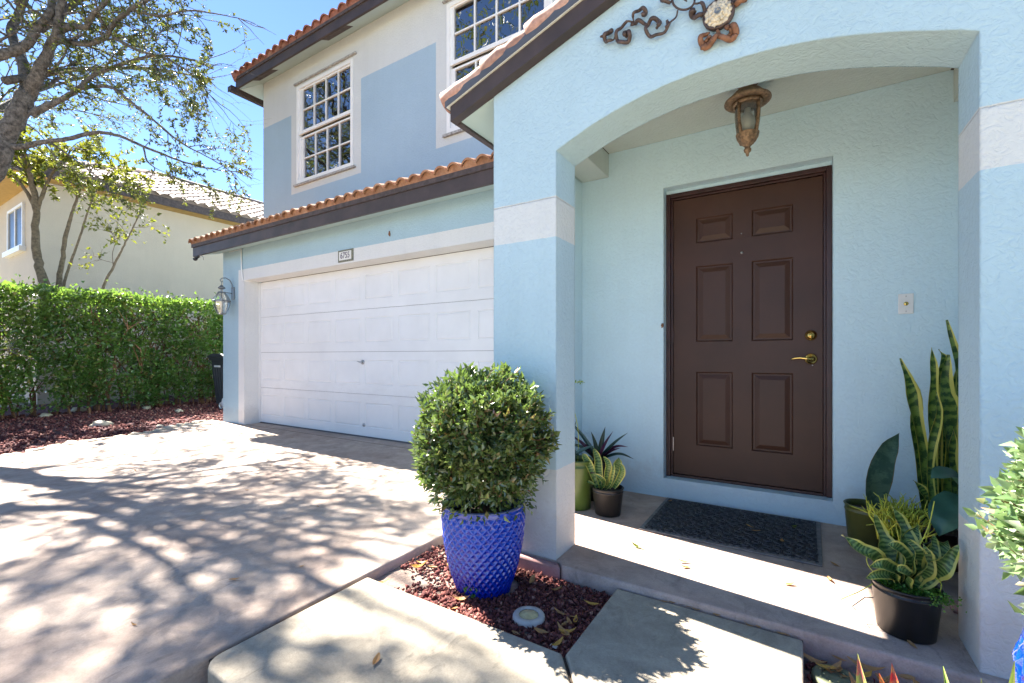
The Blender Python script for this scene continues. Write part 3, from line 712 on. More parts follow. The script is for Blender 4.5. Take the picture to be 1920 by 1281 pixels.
# --- porch gable roof
GR = empty('porch_roof', (0, 0, 0), None, None); GR.parent = H; GR.location = (1.3, 0, 2.4)
sl = Vector((1, 0, 0.331)).normalized()
for sgn in (1, -1):
    mx_ = lambda x: x if sgn == 1 else 2*APX-x
    def rk(zlo, zhi, y0, y1, x0=-1.682, x1=APX, ext=0.0):
        b = MB(); xa = x0-ext
        za = 2.376+0.331*(xa+1.682); zb = 2.376+0.331*(x1+1.682)
        v = [(mx_(xa), y0, za+zlo), (mx_(x1), y0, zb+zlo), (mx_(x1), y1, zb+zlo), (mx_(xa), y1, za+zlo),
             (mx_(xa), y0, za+zhi), (mx_(x1), y0, zb+zhi), (mx_(x1), y1, zb+zhi), (mx_(xa), y1, za+zhi)]
        b.hexa(v); return b
    rk(0, 0.086, 2.018, 2.072, ext=0.0).build('rake_fascia', M['fascia'], GR)
    b = MB(); b.hexa([(mx_(-1.42), 2.046, 2.455), (mx_(APX), 2.046, 2.838), (mx_(APX), 2.0745, 2.838), (mx_(-1.42), 2.0745, 2.455),
                      (mx_(-1.42), 2.046, 2.47), (mx_(APX), 2.046, 2.85), (mx_(APX), 2.0745, 2.85), (mx_(-1.42), 2.0745, 2.47)]) ; 
    rk(0.086, 0.091, 2.008, 2.072, ext=0.02).build('caulk_line', M['caulk'], GR)
    rk(0.091, 0.146, 2.004, 2.080, ext=0.03).build('drip_edge', M['metal_drip'], GR)
    # deck of the roof
    b = MB(); b.hexa([(mx_(-1.70), 2.06, 2.466), (mx_(APX), 2.06, 2.941), (mx_(APX), 4.44, 2.941), (mx_(-1.70), 4.44, 2.466),
                      (mx_(-1.70), 2.06, 2.512), (mx_(APX), 2.06, 2.987), (mx_(APX), 4.44, 2.987), (mx_(-1.70), 4.44, 2.512)])
    b.build('roof_deck', M['fascia2'], GR)
    # side fascia and soffit
    b = MB(); xa, xb = sorted((mx_(-1.682), mx_(-1.650))); b.box(xa, xb, 2.073, 4.40, 2.376, 2.47); b.build('side_fascia', M['fascia'], GR)
    b = MB(); b.hexa([(mx_(-1.650), 2.073, 2.392), (mx_(-1.422), 2.073, 2.452), (mx_(-1.422), 3.42, 2.452), (mx_(-1.650), 3.42, 2.392),
                      (mx_(-1.650), 2.073, 2.40), (mx_(-1.422), 2.073, 2.46), (mx_(-1.422), 3.42, 2.46), (mx_(-1.650), 3.42, 2.40)])
    b.build('soffit', M['soffit'], GR)
    b = MB()
    tiled(b, (mx_(-1.73), 2.10, 2.52), (0, 1, 0), (sgn, 0, 0.331), 2.3, 1.55, 0.19, 0.34, 0.05)
    b.build('roof_tiles', M['tile'], GR, smooth=False)
    b = MB()
    for k in range(6):
        s0 = -0.045+k*0.30; s1 = s0+0.34
        p0 = Vector((-1.70, 2.055, 2.512))
        P = []; rr = []
        for q in range(7):
            u_ = q/6; s_ = s0+(s1-s0)*u_
            P.append(p0+sl*s_+Vector((0, 0.004*math.sin(q*2.3+k), -0.004+0.020*(1-u_)+0.004*math.sin(q*3.1+k*1.7)))); rr.append(0.062-0.012*u_)
        P = [Vector((mx_(p.x), p.y, p.z)) for p in P]
        b.tube(P, rr, 14, cap=True)
    b.build('rake_tiles', M['rake_tile'], GR, smooth=True)

# --- garage wall, door
GX0, GX1, GZ1 = -7.287, -2.41, 2.212
opening_wall(3.78, 4.02, (-7.93, -2.001), (-0.15, 2.74), [(GX0, GX1, -0.15, GZ1)], 'garage_wall', M['garage'])
def panelled(b, xs, zs, Y, ring=0.022, depth=0.009, rise=0.8, ring2=None):
    ring2 = ring2 or ring
    for i in range(len(xs)-1):
        for j in range(len(zs)-1):
            x0, x1, z0, z1 = xs[i], xs[i+1], zs[j], zs[j+1]
            if i % 2 and j % 2:
                lv = [(0, 0), (ring*0.35, depth), (ring*0.8, depth), (ring*0.8+ring2, depth*(1-rise))]
                V = []
                for (d, dy) in lv: V += [(x0+d, Y+dy, z0+d), (x1-d, Y+dy, z0+d), (x1-d, Y+dy, z1-d), (x0+d, Y+dy, z1-d)]
                F = []
                for q in range(len(lv)-1):
                    for k in range(4):
                        a = 4*q+k; c = 4*q+(k+1) % 4; F.append((a, c, c+4, a+4))
                q = 4*(len(lv)-1); F.append((q, q+1, q+2, q+3))
                b.add(V, F)
            else: b.add([(x0, Y, z0), (x1, Y, z0), (x1, Y, z1), (x0, Y, z1)], [(0, 1, 2, 3)])
GD = empty('garage_door', (0, 0, 0), None, None); GD.parent = H; GD.location = (-1.85, 0.03, 0)
pw = 0.61; xs = [GX0]
for k in range(8):
    xc = GX0+0.305*1.0+k*pw; xs += [xc-0.257, xc+0.257]
xs.append(GX1)
for r_ in range(4):
    z0 = -0.022+r_*0.5585; z1 = z0+0.5545
    b = MB(); panelled(b, xs, [z0, z0+0.125, z0+0.445, z1], 4.03, 0.014, 0.006)
    b.add([(GX0, 4.03, z1), (GX1, 4.03, z1), (GX1, 4.05, z1), (GX0, 4.05, z1)], [(0, 1, 2, 3)])
    b.add([(GX0, 4.05, z0), (GX1, 4.05, z0), (GX1, 4.03, z0), (GX0, 4.03, z0)], [(0, 1, 2, 3)])
    b.build('door_section', M['gdoor'], GD)
b = MB(); b.box(GX0, GX1, 4.045, 4.06, -0.03, 2.24); b.build('door_core', M['gseal'], GD)
b = MB(); b.box(GX0, GX1, 4.020, 4.029, -0.0296, -0.0125); b.build('bottom_seal', M['gseal'], GD)
b = MB(); b.box(GX0, GX0+0.02, 4.005, 4.029, -0.02, 2.2); b.build('weather_strip', M['gdoor'], GD)
b = MB(); b.lathe([(0.001, 0.02), (0.012, 0.02), (0.014, 0.0)], (0, 0, 0), 12)
b = MB(); b.tube([(-4.843, 4.03, 0.955), (-4.843, 3.985, 0.955)], 0.012, 10); b.tube([(-4.815, 3.990, 0.948), (-4.86, 3.986, 0.957), (-4.905, 3.988, 0.968)], [0.013, 0.010, 0.006], 8)
b.tube([(-4.843, 4.03, 0.955), (-4.843, 4.022, 0.955)], 0.030, 14); b.build('handle', M['steel'], GD, smooth=True)
b = MB(); b.tube([(-4.82, 4.03, 0.131), (-4.82, 4.018, 0.131)], 0.022, 12); b.build('lock', M['steel'], GD, smooth=True)
# white conduit from the soffit down to the corner of the opening
b = MB(); b.tube([(-7.72, 3.766, 2.70), (-7.33, 3.766, 2.70)], 0.004, 6); b.tube([(-7.335, 3.762, 2.70), (-7.335, 3.764, 2.40), (-7.305, 3.766, 2.215), (-7.28, 3.80, 2.2065), (-7.27, 4.0, 2.204)], 0.010, 8)
b.build('conduit', M['white_vinyl'], H, smooth=True)
# --- garage eave
GE = empty('garage_roof', (0, 0, 0), None, None); GE.parent = H; GE.location = (-2, -0.5, 2.7)
b = MB(); b.box(-8.20, -1.69, 3.455, 3.485, 2.628, 2.765); b.build('fascia', M['fascia'], GE)
b = MB(); b.box(-8.215, -1.69, 3.438, 3.485, 2.767, 2.818); b.build('drip_board', M['fascia2'], GE)
b = MB(); b.hexa([(-8.10, 3.486, 2.645), (-1.46, 3.486, 2.645), (-1.46, 3.779, 2.716), (-8.10, 3.779, 2.716), (-8.10, 3.486, 2.66), (-1.46, 3.486, 2.66), (-1.46, 3.779, 2.73), (-8.10, 3.779, 2.73)])
b.build('soffit', M['soffit'], GE)
b = MB(); b.hexa([(-8.20, 3.486, 2.775), (-1.47, 3.486, 2.775), (-1.47, 4.439, 3.09), (-8.20, 4.439, 3.09), (-8.20, 3.486, 2.81), (-1.47, 3.486, 2.81), (-1.47, 4.439, 3.125), (-8.20, 4.439, 3.125)])
b.build('roof_deck', M['fascia2'], GE)
b = MB(); b.hexa([(-8.20, 3.486, 2.64), (-8.17, 3.486, 2.64), (-8.17, 4.439, 2.955), (-8.20, 4.439, 2.955), (-8.20, 3.486, 2.774), (-8.17, 3.486, 2.774), (-8.17, 4.439, 3.089), (-8.20, 4.439, 3.089)])
b.build('rake_fascia', M['fascia'], GE)
b = MB(); tiled(b, (-8.22, 3.405, 2.812), (1, 0, 0), (0, 1, 0.331), 6.8, 1.08, 0.172, 0.36, 0.056); b.build('roof_tiles', M['tile'], GE)

# --- upper storey
W1 = (-6.935, -5.548, 3.846, 5.425); W2 = (-3.752, -2.262, 3.846, 5.470)
opening_wall(4.44, 4.60, (-7.93, 4.5), (2.6, 5.86), [W1, W2], 'upper_wall', M['upper'])
mb = MB(); mb.box(-7.929, -7.80, 4.601, 12.0, -0.1, 5.86); mb.box(-7.929, -7.80, 4.021, 4.60, -0.1, 2.9); mb.box(4.37, 4.499, 3.61, 12.0, -0.1, 5.86); mb.box(-7.929, 4.5, 12.0, 12.15, -0.1, 5.86)
mb.build('house_body', M['entry'], H)
def window(W, gx, zu, zl):
    x0, x1, z0, z1 = W
    F_ = MB(); y0, y1 = 4.425, 4.50; t = 0.05
    F_.box(x0, x0+t, y0, y1, z0, z1); F_.box(x1-t, x1, y0, y1, z0, z1); F_.box(x0+t, x1-t, y0, y1, z1-t, z1); F_.box(x0+t, x1-t, y0, y1, z0, z0+t)
    # upper sash in front, lower sash set back
    wf = F_.build('window', M['white_vinyl'], H)
    for (za, zb, yy, nm) in ((zu[0], zu[1], 4.44, 'upper_sash'), (zl[0], zl[1], 4.462, 'lower_sash')):
        s = MB(); a, c = gx; e = 0.05
        s.box(x0+t, a, yy, yy+0.03, za-e, zb+e*0.5); s.box(c, x1-t, yy, yy+0.03, za-e, zb+e*0.5)
        s.box(a, c, yy, yy+0.03, za-e, za); s.box(a, c, yy, yy+0.03, zb, zb+e*0.5)
        for k in range(1, 4): x = a+(c-a)*k/4; s.box(x-0.010, x+0.010, yy+0.003, yy+0.024, za, zb)
        zm = (za+zb)/2
        for k in range(4): s.box(a+(c-a)*k/4+0.0102, a+(c-a)*(k+1)/4-0.0102, yy+0.004, yy+0.023, zm-0.010, zm+0.010)
        s.build('sash', M['white_vinyl'], wf)
        g = MB(); g.box(a, c, yy+0.0245, yy+0.0275, za, zb); g.build('pane', M['glass'], wf)
    s = MB()
    k = z0+0.06
    while k < z1-0.05:
        s.hexa([(x0+t, 4.535, k), (x1-t, 4.535, k), (x1-t, 4.555, k+0.030), (x0+t, 4.555, k+0.030), (x0+t, 4.535, k+0.003), (x1-t, 4.535, k+0.003), (x1-t, 4.555, k+0.033), (x0+t, 4.555, k+0.033)])
        k += 0.045
    s.build('blind', M['blind'], wf)
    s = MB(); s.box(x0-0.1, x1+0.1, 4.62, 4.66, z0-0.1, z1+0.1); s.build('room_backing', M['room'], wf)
    s = MB(); s.box(x0-0.055, x1+0.085, 4.405, 4.438, z1+0.035, z1+0.058); s.build('lintel_ledge', M['trim_stain'], wf)
    s = MB(); s.box(x0-0.05, x1+0.06, 4.400, 4.438, z0-0.045, z0-0.015); s.build('sill', M['trim_stain'], wf)
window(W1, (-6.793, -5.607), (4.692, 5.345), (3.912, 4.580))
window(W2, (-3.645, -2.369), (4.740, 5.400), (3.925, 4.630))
# --- main roof
MR = empty('main_roof', (0, 0, 0), None, None); MR.parent = H; MR.location = (-1, 0, 5.8)
EX, EY = -8.24, 4.13
b = MB(); b.box(EX, 5.0, EY, EY+0.03, 5.662, 5.800); b.build('fascia', M['fascia'], MR)
b = MB(); b.box(EX-0.015, 5.0, EY-0.015, EY+0.03, 5.802, 5.845); b.build('drip_board', M['fascia2'], MR)
b = MB(); b.hexa([(EX+0.02, EY+0.031, 5.668), (5, EY+0.031, 5.668), (5, 4.439, 5.805), (-7.932, 4.439, 5.805), (EX+0.02, EY+0.031, 5.69), (5, EY+0.031, 5.69), (5, 4.439, 5.83), (-7.932, 4.439, 5.83)])
b.hexa([(EX+0.02, EY+0.05, 5.668), (-7.932, 4.44, 5.805), (-7.932, 12.2, 5.805), (EX+0.02, 12.2, 5.668), (EX+0.02, EY+0.05, 5.69), (-7.932, 4.44, 5.83), (-7.932, 12.2, 5.83), (EX+0.02, 12.2, 5.69)])
b.build('soffit', M['soffit'], MR)
for xa in (-7.75, -5.9, -4.3):
    f1 = lambda y: 5.668+(y-EY-0.031)/(4.439-EY-0.031)*0.137-0.0035
    xb = xa+0.55; ya, yb = EY+0.032, EY+0.15
    vents = MB(); vents.hexa([(xa, ya, f1(ya)), (xb, ya, f1(ya)), (xb, yb, f1(yb)), (xa, yb, f1(yb)), (xa, ya, f1(ya)+0.002), (xb, ya, f1(ya)+0.002), (xb, yb, f1(yb)+0.002), (xa, yb, f1(yb)+0.002)]); vents.build('soffit_vent', M['fascia2'], MR)
b = MB(); b.box(EX, EX+0.03, EY+0.031, 12.2, 5.662, 5.80); b.build('side_fascia', M['fascia'], MR)
P4 = 0.38
b = MB(); D_ = 4.0
b.add([(EX, EY, 5.83), (5, EY, 5.83), (5, EY+D_, 5.83+P4*D_), (EX+D_, EY+D_, 5.83+P4*D_)], [(0, 1, 2, 3)])
b.add([(EX, EY, 5.83), (EX+D_, EY+D_, 5.83+P4*D_), (EX+D_, 12.2, 5.83+P4*D_), (EX, 12.2, 5.83)], [(0, 1, 2, 3)])
b.build('roof_deck', M['fascia2'], MR)
b = MB()
tiled(b, (EX-0.02, EY-0.035, 5.845), (1, 0, 0), (0, 1, P4), 13.2, 2.2, 0.2, 0.36, 0.062, cut=lambda x, s: x > s*0.93-0.05)
tiled(b, (EX-0.035, EY-0.02, 5.845), (0, 1, 0), (1, 0, P4), 8.0, 2.2, 0.2, 0.36, 0.062, cut=lambda x, s: x > s*0.93-0.05)
b.build('roof_tiles', M['tile_old'], MR)
b = MB(); b.tube([(EX-0.03, EY-0.03, 5.86)]+[(EX-0.03+k*0.3, EY-0.03+k*0.3, 5.87+k*0.3*P4) for k in range(1, 9)], 0.075, 12); b.build('hip_tiles', M['tile_old'], MR, smooth=True)
# gutter along the left eave: an open K profile
b = MB(); gp = [(0, 0.10), (0, 0), (-0.075, 0), (-0.10, 0.045), (-0.12, 0.05), (-0.12, 0.10), (-0.112, 0.10), (-0.112, 0.056), (-0.095, 0.05), (-0.072, 0.006), (-0.006, 0.006), (-0.006, 0.10)]
n = len(gp); V = [(EX-0.002+x, y, 5.600+z) for y in (EY-0.07, 9.5) for x, z in gp]
b.add(V, [(i, (i+1) % n, (i+1) % n+n, i+n) for i in range(n)]); b.box(EX-0.118, EX-0.004, EY-0.073, EY-0.068, 5.602, 5.695)
b.build('gutter', M['fascia'], MR)
b = MB(); b.tube([(EX-0.05, 4.75, 5.60), (EX-0.05, 4.75, 5.45), (-7.99, 4.75, 5.28), (-7.99, 4.75, 0.0)], 0.035, 10); b.build('downspout', M['white_vinyl'], MR, smooth=True)

# --- front door
FD = empty('front_door', (0, 0, 0), None, None); FD.parent = H; FD.location = (2.68, -0.5, 0.17)
b = MB()
fx0, fx1, fz0, fz1 = DX0+0.001, DX1-0.001, DZ0+0.001, DZ1-0.030
def frame(b, x0, x1, z0, z1, t, y0, y1, bottom=False):
    b.box(x0, x0+t, y0, y1, z0, z1); b.box(x1-t, x1, y0, y1, z0, z1); b.box(x0+t, x1-t, y0, y1, z1-t, z1)
    if bottom: b.box(x0+t, x1-t, y0, y1, z0, z0+t)
frame(b, fx0, fx1, fz0, fz1, 0.030, 3.492, 3.597)
frame(b, fx0+0.0301, fx1-0.0301, fz0, fz1-0.0301, 0.014, 3.510, 3.597)
b.build('door_frame', M['door_frame'], FD, bev=0.003)
b = MB(); b.box(DX0+0.001, DX1-0.001, 3.50, 3.60, fz1+0.001, DZ1-0.001); b.build('lintel', M['entry'], FD)
b = MB(); b.box(fx0+0.045, fx1-0.045, 3.505, 3.598, DZ0+0.0005, DZ0+0.018); b.build('threshold', M['door_frame'], FD)
sx0, sx1, sz0, sz1 = -0.784, 0.138, 0.162, 2.190
b = MB(); panelled(b, [sx0, -0.625, -0.384, -0.266, -0.024, sx1], [sz0, 0.384, 0.920, 1.139, 1.687, 1.856, 2.037, sz1], 3.522, 0.022, 0.011, 0.95, 0.030)
b.box(sx0, sx1, 3.540, 3.56, sz0, sz1)
for (xa, xb, za, zb) in ((sx0, sx0, sz0, sz1), (sx1, sx1, sz0, sz1)): b.add([(xa, 3.522, za), (xa, 3.54, za), (xa, 3.54, zb), (xa, 3.522, zb)], [(0, 1, 2, 3)])
b.add([(sx0, 3.522, sz1), (sx1, 3.522, sz1), (sx1, 3.54, sz1), (sx0, 3.54, sz1)], [(0, 1, 2, 3)])
b.add([(sx0, 3.522, sz0), (sx1, 3.522, sz0), (sx1, 3.54, sz0), (sx0, 3.54, sz0)], [(0, 1, 2, 3)])
leafd = b.build('door_leaf', M['door'], FD)
def ylathe(b, prof, c, seg=24):      # profile (radius, distance toward -Y)
    o = len(b.v)
    for r_, d in prof:
        for k in range(seg):
            a = 2*math.pi*k/seg; b.v.append((c[0]+r_*math.cos(a), c[1]-d, c[2]+r_*math.sin(a)))
    for i in range(len(prof)-1):
        for k in range(seg):
            a = o+i*seg+k; c2 = o+i*seg+(k+1) % seg; b.f.append((a, c2, c2+seg, a+seg)); b.mi.append(0)
b = MB(); ylathe(b, [(0.034, 0), (0.034, 0.006), (0.028, 0.014), (0.020, 0.020), (0.019, 0.024), (0.0, 0.024)], (0.074, 3.522, 1.168)); ylathe(b, [(0.010, 0.024), (0.009, 0.028), (0, 0.028)], (0.074, 3.522, 1.168), 12)
b.build('deadbolt', M['brass'], leafd, smooth=True, angle=None)
b = MB(); ylathe(b, [(0.036, 0), (0.036, 0.005), (0.030, 0.012), (0.013, 0.016), (0.012, 0.05), (0.016, 0.056), (0.0, 0.060)], (0.074, 3.522, 1.016))
b.tube([(0.074, 3.470, 1.016), (0.05, 3.466, 1.018), (0.015, 3.466, 1.024), (-0.015, 3.468, 1.020), (-0.036, 3.470, 1.012)], [0.010, 0.0085, 0.007, 0.0065, 0.005], 10)
b.build('lever_handle', M['brass'], leafd, smooth=True)
b = MB(); ylathe(b, [(0.009, 0), (0.009, 0.004), (0, 0.005)], (-0.327, 3.522, 1.752), 14)
b.build('peephole', M['steel'], leafd, smooth=True)
for q in ((-0.329, 3.522, 1.885), (0.083, 3.522, 0.975)):
    b = MB(); ylathe(b, [(0.004, 0), (0.004, 0.003), (0, 0.003)], q, 10); b.build('screw', M['steel'], leafd, smooth=True)
for z in (1.93, 1.18, 0.38):
    b = MB(); b.tube([(sx0-0.002, 3.519, z-0.05), (sx0-0.002, 3.519, z+0.05)], 0.006, 8); b.build('hinge', M['door_frame'] if z > 1 else M['steel'], leafd)

# --- doorbell, number plaque, lanterns, flood light, insect nest: things fixed on the house
b = MB(); t = empty('doorbell', (0.528, 3.42, 1.335), 'white rectangular doorbell plate with brass button right of the door', 'doorbell')
b.box(0.494, 0.562, 3.412, 3.4195, 1.277, 1.393); b.build('plate', M['white_vinyl'], t, bev=0.003)
b = MB(); ylathe(b, [(0.011, 0), (0.011, 0.004), (0.007, 0.006), (0, 0.006)], (0.528, 3.412, 1.335), 16)
b.build('button', M['brass'], t, smooth=True)
for q in (1.378, 1.292):
    b = MB(); ylathe(b, [(0.003, 0), (0.003, 0.001), (0, 0.002)], (0.528, 3.412, q), 8); b.build('screw', M['steel'], t, smooth=True)
t = empty('house_number_plaque', (-4.863, 3.78, 2.312), 'small ivory plaque reading 6755 with mottled olive border above the garage door', 'house number')
b = MB(); b.box(-5.008, -4.718, 3.768, 3.7795, 2.236, 2.388); b.build('border', M['plaque_edge'], t, bev=0.003)
b = MB(); b.box(-4.980, -4.746, 3.764, 3.7675, 2.258, 2.366); b.build('face', M['plaque'], t)
cu = bpy.data.curves.new('numerals', 'FONT'); cu.body = '6755'; cu.size = 0.108; cu.extrude = 0.001; cu.align_x = 'CENTER'; cu.align_y = 'CENTER'; cu.offset = 0.0006
to = bpy.data.objects.new('tmp', cu); col.objects.link(to)
bpy.context.view_layer.update()
me = bpy.data.meshes.new_from_object(to.evaluated_get(bpy.context.evaluated_depsgraph_get())); bpy.data.objects.remove(to)
me.transform(Matrix.Rotation(R(90), 4, 'X') @ Matrix.Scale(0.85, 4, (1, 0, 0))); me.materials.clear(); me.materials.append(M['ink'])
no = bpy.data.objects.new('numerals', me); col.objects.link(no); no.parent = t; no.location = (0, -0.0175, 0.0)

t = empty('porch_lantern', (-0.243, 2.935, 2.615), 'rusty pitted bronze lantern with glass panes hanging from the porch ceiling', 'lantern')
LC = (-0.243, 2.935, 0)
b = MB(); b.lathe([(0.0, 2.588), (0.03, 2.588), (0.058, 2.597), (0.074, 2.6145)], LC, 28); b.build('canopy', M['rust'], t, smooth=True)
LD = (LC[0], LC[1], 0.026)
b = MB(); b.tube([(LC[0], LC[1], 2.59), (LC[0], LC[1], 2.565)], 0.009, 8); b.build('stem', M['iron'], t, smooth=True)
b = MB(); b.lathe([(0.010, 2.560), (0.020, 2.552), (0.045, 2.542), (0.072, 2.524), (0.094, 2.500), (0.112, 2.484), (0.121, 2.478), (0.122, 2.470), (0.116, 2.464), (0.090, 2.462), (0.076, 2.470), (0.0, 2.51)], LD, 36); b.build('hood', M['bronze_rust'], t, smooth=True)
b = MB()
for k in range(4):
    a = R(45+90*k+12); prof = [(0.068, 2.468), (0.072, 2.40), (0.067, 2.34), (0.056, 2.285), (0.036, 2.240)]
    P = [(LC[0]+r_*math.cos(a), LC[1]+r_*math.sin(a), z+0.026) for r_, z in prof]; b.tube(P, [0.010, 0.008, 0.008, 0.010, 0.012], 8)
b.lathe([(0.068, 2.470), (0.078, 2.462), (0.077, 2.448), (0.066, 2.446)], LD, 28)
b.lathe([(0.061, 2.286), (0.056, 2.262), (0.044, 2.240), (0.026, 2.222), (0.016, 2.214), (0.014, 2.205), (0.020, 2.196), (0.018, 2.184), (0.010, 2.176), (0.007, 2.160), (0.0, 2.155)], LD, 28)
b.build('cage', M['bronze_rust'], t, smooth=True)
b = MB(); b.lathe([(0.064, 2.46), (0.068, 2.40), (0.063, 2.34), (0.052, 2.284)], LD, 28); b.build('glass', M['lamp_glass'], t, smooth=True)
b = MB(); b.lathe([(0.0, 2.44), (0.016, 2.43), (0.020, 2.40), (0.037, 2.375), (0.042, 2.345), (0.036, 2.318), (0.018, 2.302), (0.0, 2.298)], LD, 20); b.build('bulb', M['bulb'], t, smooth=True)

t = empty('wall_lantern', (-7.60, 3.779, 2.02), 'grey metal coach lantern with clear faceted glass on the garage corner', 'lantern')
lc = (-7.60, 3.60, 0)
b = MB(); b.box(-7.64, -7.56, 3.757, 3.7785, 1.93, 2.13); b.build('back_plate', M['pewter'], t, bev=0.006)
b = MB(); b.tube([(-7.60, 3.76, 2.09), (-7.60, 3.755, 2.17), (-7.60, 3.72, 2.235), (-7.60, 3.66, 2.262), (-7.60, 3.605, 2.25), (-7.60, 3.58, 2.22), (-7.60, 3.595, 2.195), (-7.60, 3.615, 2.205)], 0.008, 8)
b.tube([(-7.60, 3.76, 2.03), (-7.60, 3.61, 2.035)], 0.006, 8); b.tube([(-7.60, 3.60, 2.20), (-7.60, 3.60, 2.13)], 0.005, 6); b.build('arm', M['pewter'], t, smooth=True)
b = MB(); b.lathe([(0.0, 2.15), (0.012, 2.14), (0.03, 2.12), (0.052, 2.10), (0.05, 2.09), (0.015, 2.075), (0.012, 2.04), (0.045, 2.035), (0.05, 2.02)], lc, 20)
b.lathe([(0.118, 1.905), (0.126, 1.900), (0.126, 1.885), (0.116, 1.880)], lc, 8, ang=R(22.5)); b.lathe([(0.056, 1.700), (0.062, 1.695), (0.055, 1.685), (0, 1.68)], lc, 8, ang=R(22.5))
for k in range(8):
    a = R(22.5+45*k); c_, s_ = math.cos(a), math.sin(a)
    b.tube([(lc[0]+r_*c_, lc[1]+r_*s_, z) for r_, z in ((0.046, 2.03), (0.095, 1.955), (0.12, 1.895), (0.115, 1.84), (0.09, 1.765), (0.058, 1.695))], 0.004, 5)
b.build('cage', M['pewter'], t)
b = MB(); b.lathe([(0.044, 2.028), (0.093, 1.953), (0.118, 1.893), (0.113, 1.84), (0.088, 1.765), (0.056, 1.697)], lc, 8, ang=R(22.5)); b.build('glass', M['lamp_glass'], t)
b = MB(); b.lathe([(0.012, 1.70), (0.012, 1.80), (0.02, 1.83), (0.03, 1.87), (0.02, 1.91), (0, 1.925)], lc, 12); b.build('bulb', M['bulb'], t, smooth=True)

t = empty('flood_light', (-8.07, 3.50, 2.626), 'small dark spot lamp hanging under the left end of the garage eave', 'lamp')
b = MB(); b.tube([(-8.07, 3.49, 2.627), (-8.07, 3.46, 2.60)], 0.02, 10); b.ellipsoid((-8.08, 3.44, 2.575), (0.035, 0.035, 0.03), 10, 7); b.build('head', M['black_pot'], t, smooth=True)
b = MB(); b.tube([(-8.06, 3.46, 2.61), (-7.98, 3.47, 2.625), (-7.90, 3.47, 2.60), (-7.88, 3.47, 2.54)], 0.003, 5); b.build('wire', M['gseal'], t)
b = MB(); b.ellipsoid((-4.07, 3.772, 2.477), (0.012, 0.012, 0.03), 8, 6, jit=0.6); tag(b.build('insect_nest', M['rust'], smooth=True, loc=(-4.07, 3.772, 2.477)), 'tiny brown mud nest stuck on the blue wall above the garage door', 'insect nest')
b = MB(); b.ellipsoid((-0.838, 3.412, 1.26), (0.010, 0.008, 0.016), 8, 6, jit=0.8); tag(b.build('insect_nest', M['rust'], smooth=True, loc=(-0.838, 3.412, 1.26)), 'tiny orange brown nest on the wall corner left of the front door', 'insect nest')

# --- wrought iron scroll ornament on the gable
t = empty('wall_ornament', (-0.277, 2.06, 2.46), 'rusty wrought iron scrollwork with cream flower medallion on the gable wall', 'ornament')
z5 = lambda x, y, Y=2.052: onY(1100+x/5.647, y/5.647, Y)
def smooth_path(pts, m=5):
    P = [Vector(p) for p in pts]; ext = [P[0]*2-P[1]]+P+[P[-1]*2-P[-2]]; out = []
    for i in range(len(P)-1):
        a, b2, c, d = ext[i:i+4]
        for q in range(m):
            u = q/m; out.append(0.5*((2*b2)+(c-a)*u+(2*a-5*b2+4*c-d)*u*u+(-a+3*b2-3*c+d)*u*u*u))
    out.append(P[-1]); return out
strokes = [([(300, 395), (270, 422), (235, 445), (200, 435), (190, 400), (210, 360), (250, 330), (280, 350)], .7, 1.5),
           ([(200, 400), (175, 385), (150, 410)], 1.3, 0.5),
           ([(545, 225), (480, 230), (430, 245), (370, 280), (330, 330), (315, 390), (330, 435), (375, 458), (430, 440), (460, 385), (445, 340), (410, 345), (408, 375), (425, 385)], .8, 1.4),
           ([(495, 225), (490, 190), (505, 150), (540, 110), (590, 97), (622, 115), (612, 150), (585, 172)], .6, 1.4),
           ([(470, 262), (520, 235), (560, 230), (600, 240), (640, 270)], 1.4, .8),
           ([(965, 110), (935, 190), (880, 265), (830, 325), (770, 372), (700, 390), (650, 365), (630, 315), (640, 265), (680, 220), (730, 205), (772, 235), (768, 275), (738, 292)], .7, 1.3),
           ([(850, 215), (860, 260), (840, 310)], 1.2, .6),
           ([(1130, 38), (1190, 28), (1235, 60), (1245, 120), (1210, 165), (1155, 185), (1112, 160), (1120, 130), (1150, 128)], .7, 1.6),
           ([(1200, 165), (1235, 150), (1260, 160)], 1.2, .8), ([(905, 0), (870, 22), (820, 20), (795, -10), (810, -40)], .8, 1.4),
           ([(1385, 315), (1382, 370), (1345, 430), (1290, 475), (1215, 515)], .9, 1.4), ([(1270, 480), (1220, 465), (1208, 410), (1240, 365), (1300, 360)], 1.3, .7), ([(1260, 440), (1290, 400), (1320, 410)], 1.1, .6),
           ([(1395, 330), (1410, 380), (1460, 415), (1520, 412), (1590, 378)], .9, 1.2), ([(1550, 400), (1580, 340), (1560, 285), (1520, 275), (1485, 300), (1500, 320)], 1.4, .8), ([(1500, 380), (1530, 340), (1520, 315)], 1.0, .6),
           ([(1400, 20), (1385, -20), (1340, -60)], 1, 1.2), ([(1550, 50), (1590, 30), (1640, 10), (1690, -30)], 1.2, 1.4), ([(1400, 0), (1450, -50), (1500, -60)], 1.2, .8)]
b1 = MB(); b1m = MB(); b2_ = {k: MB() for k in range(4)}
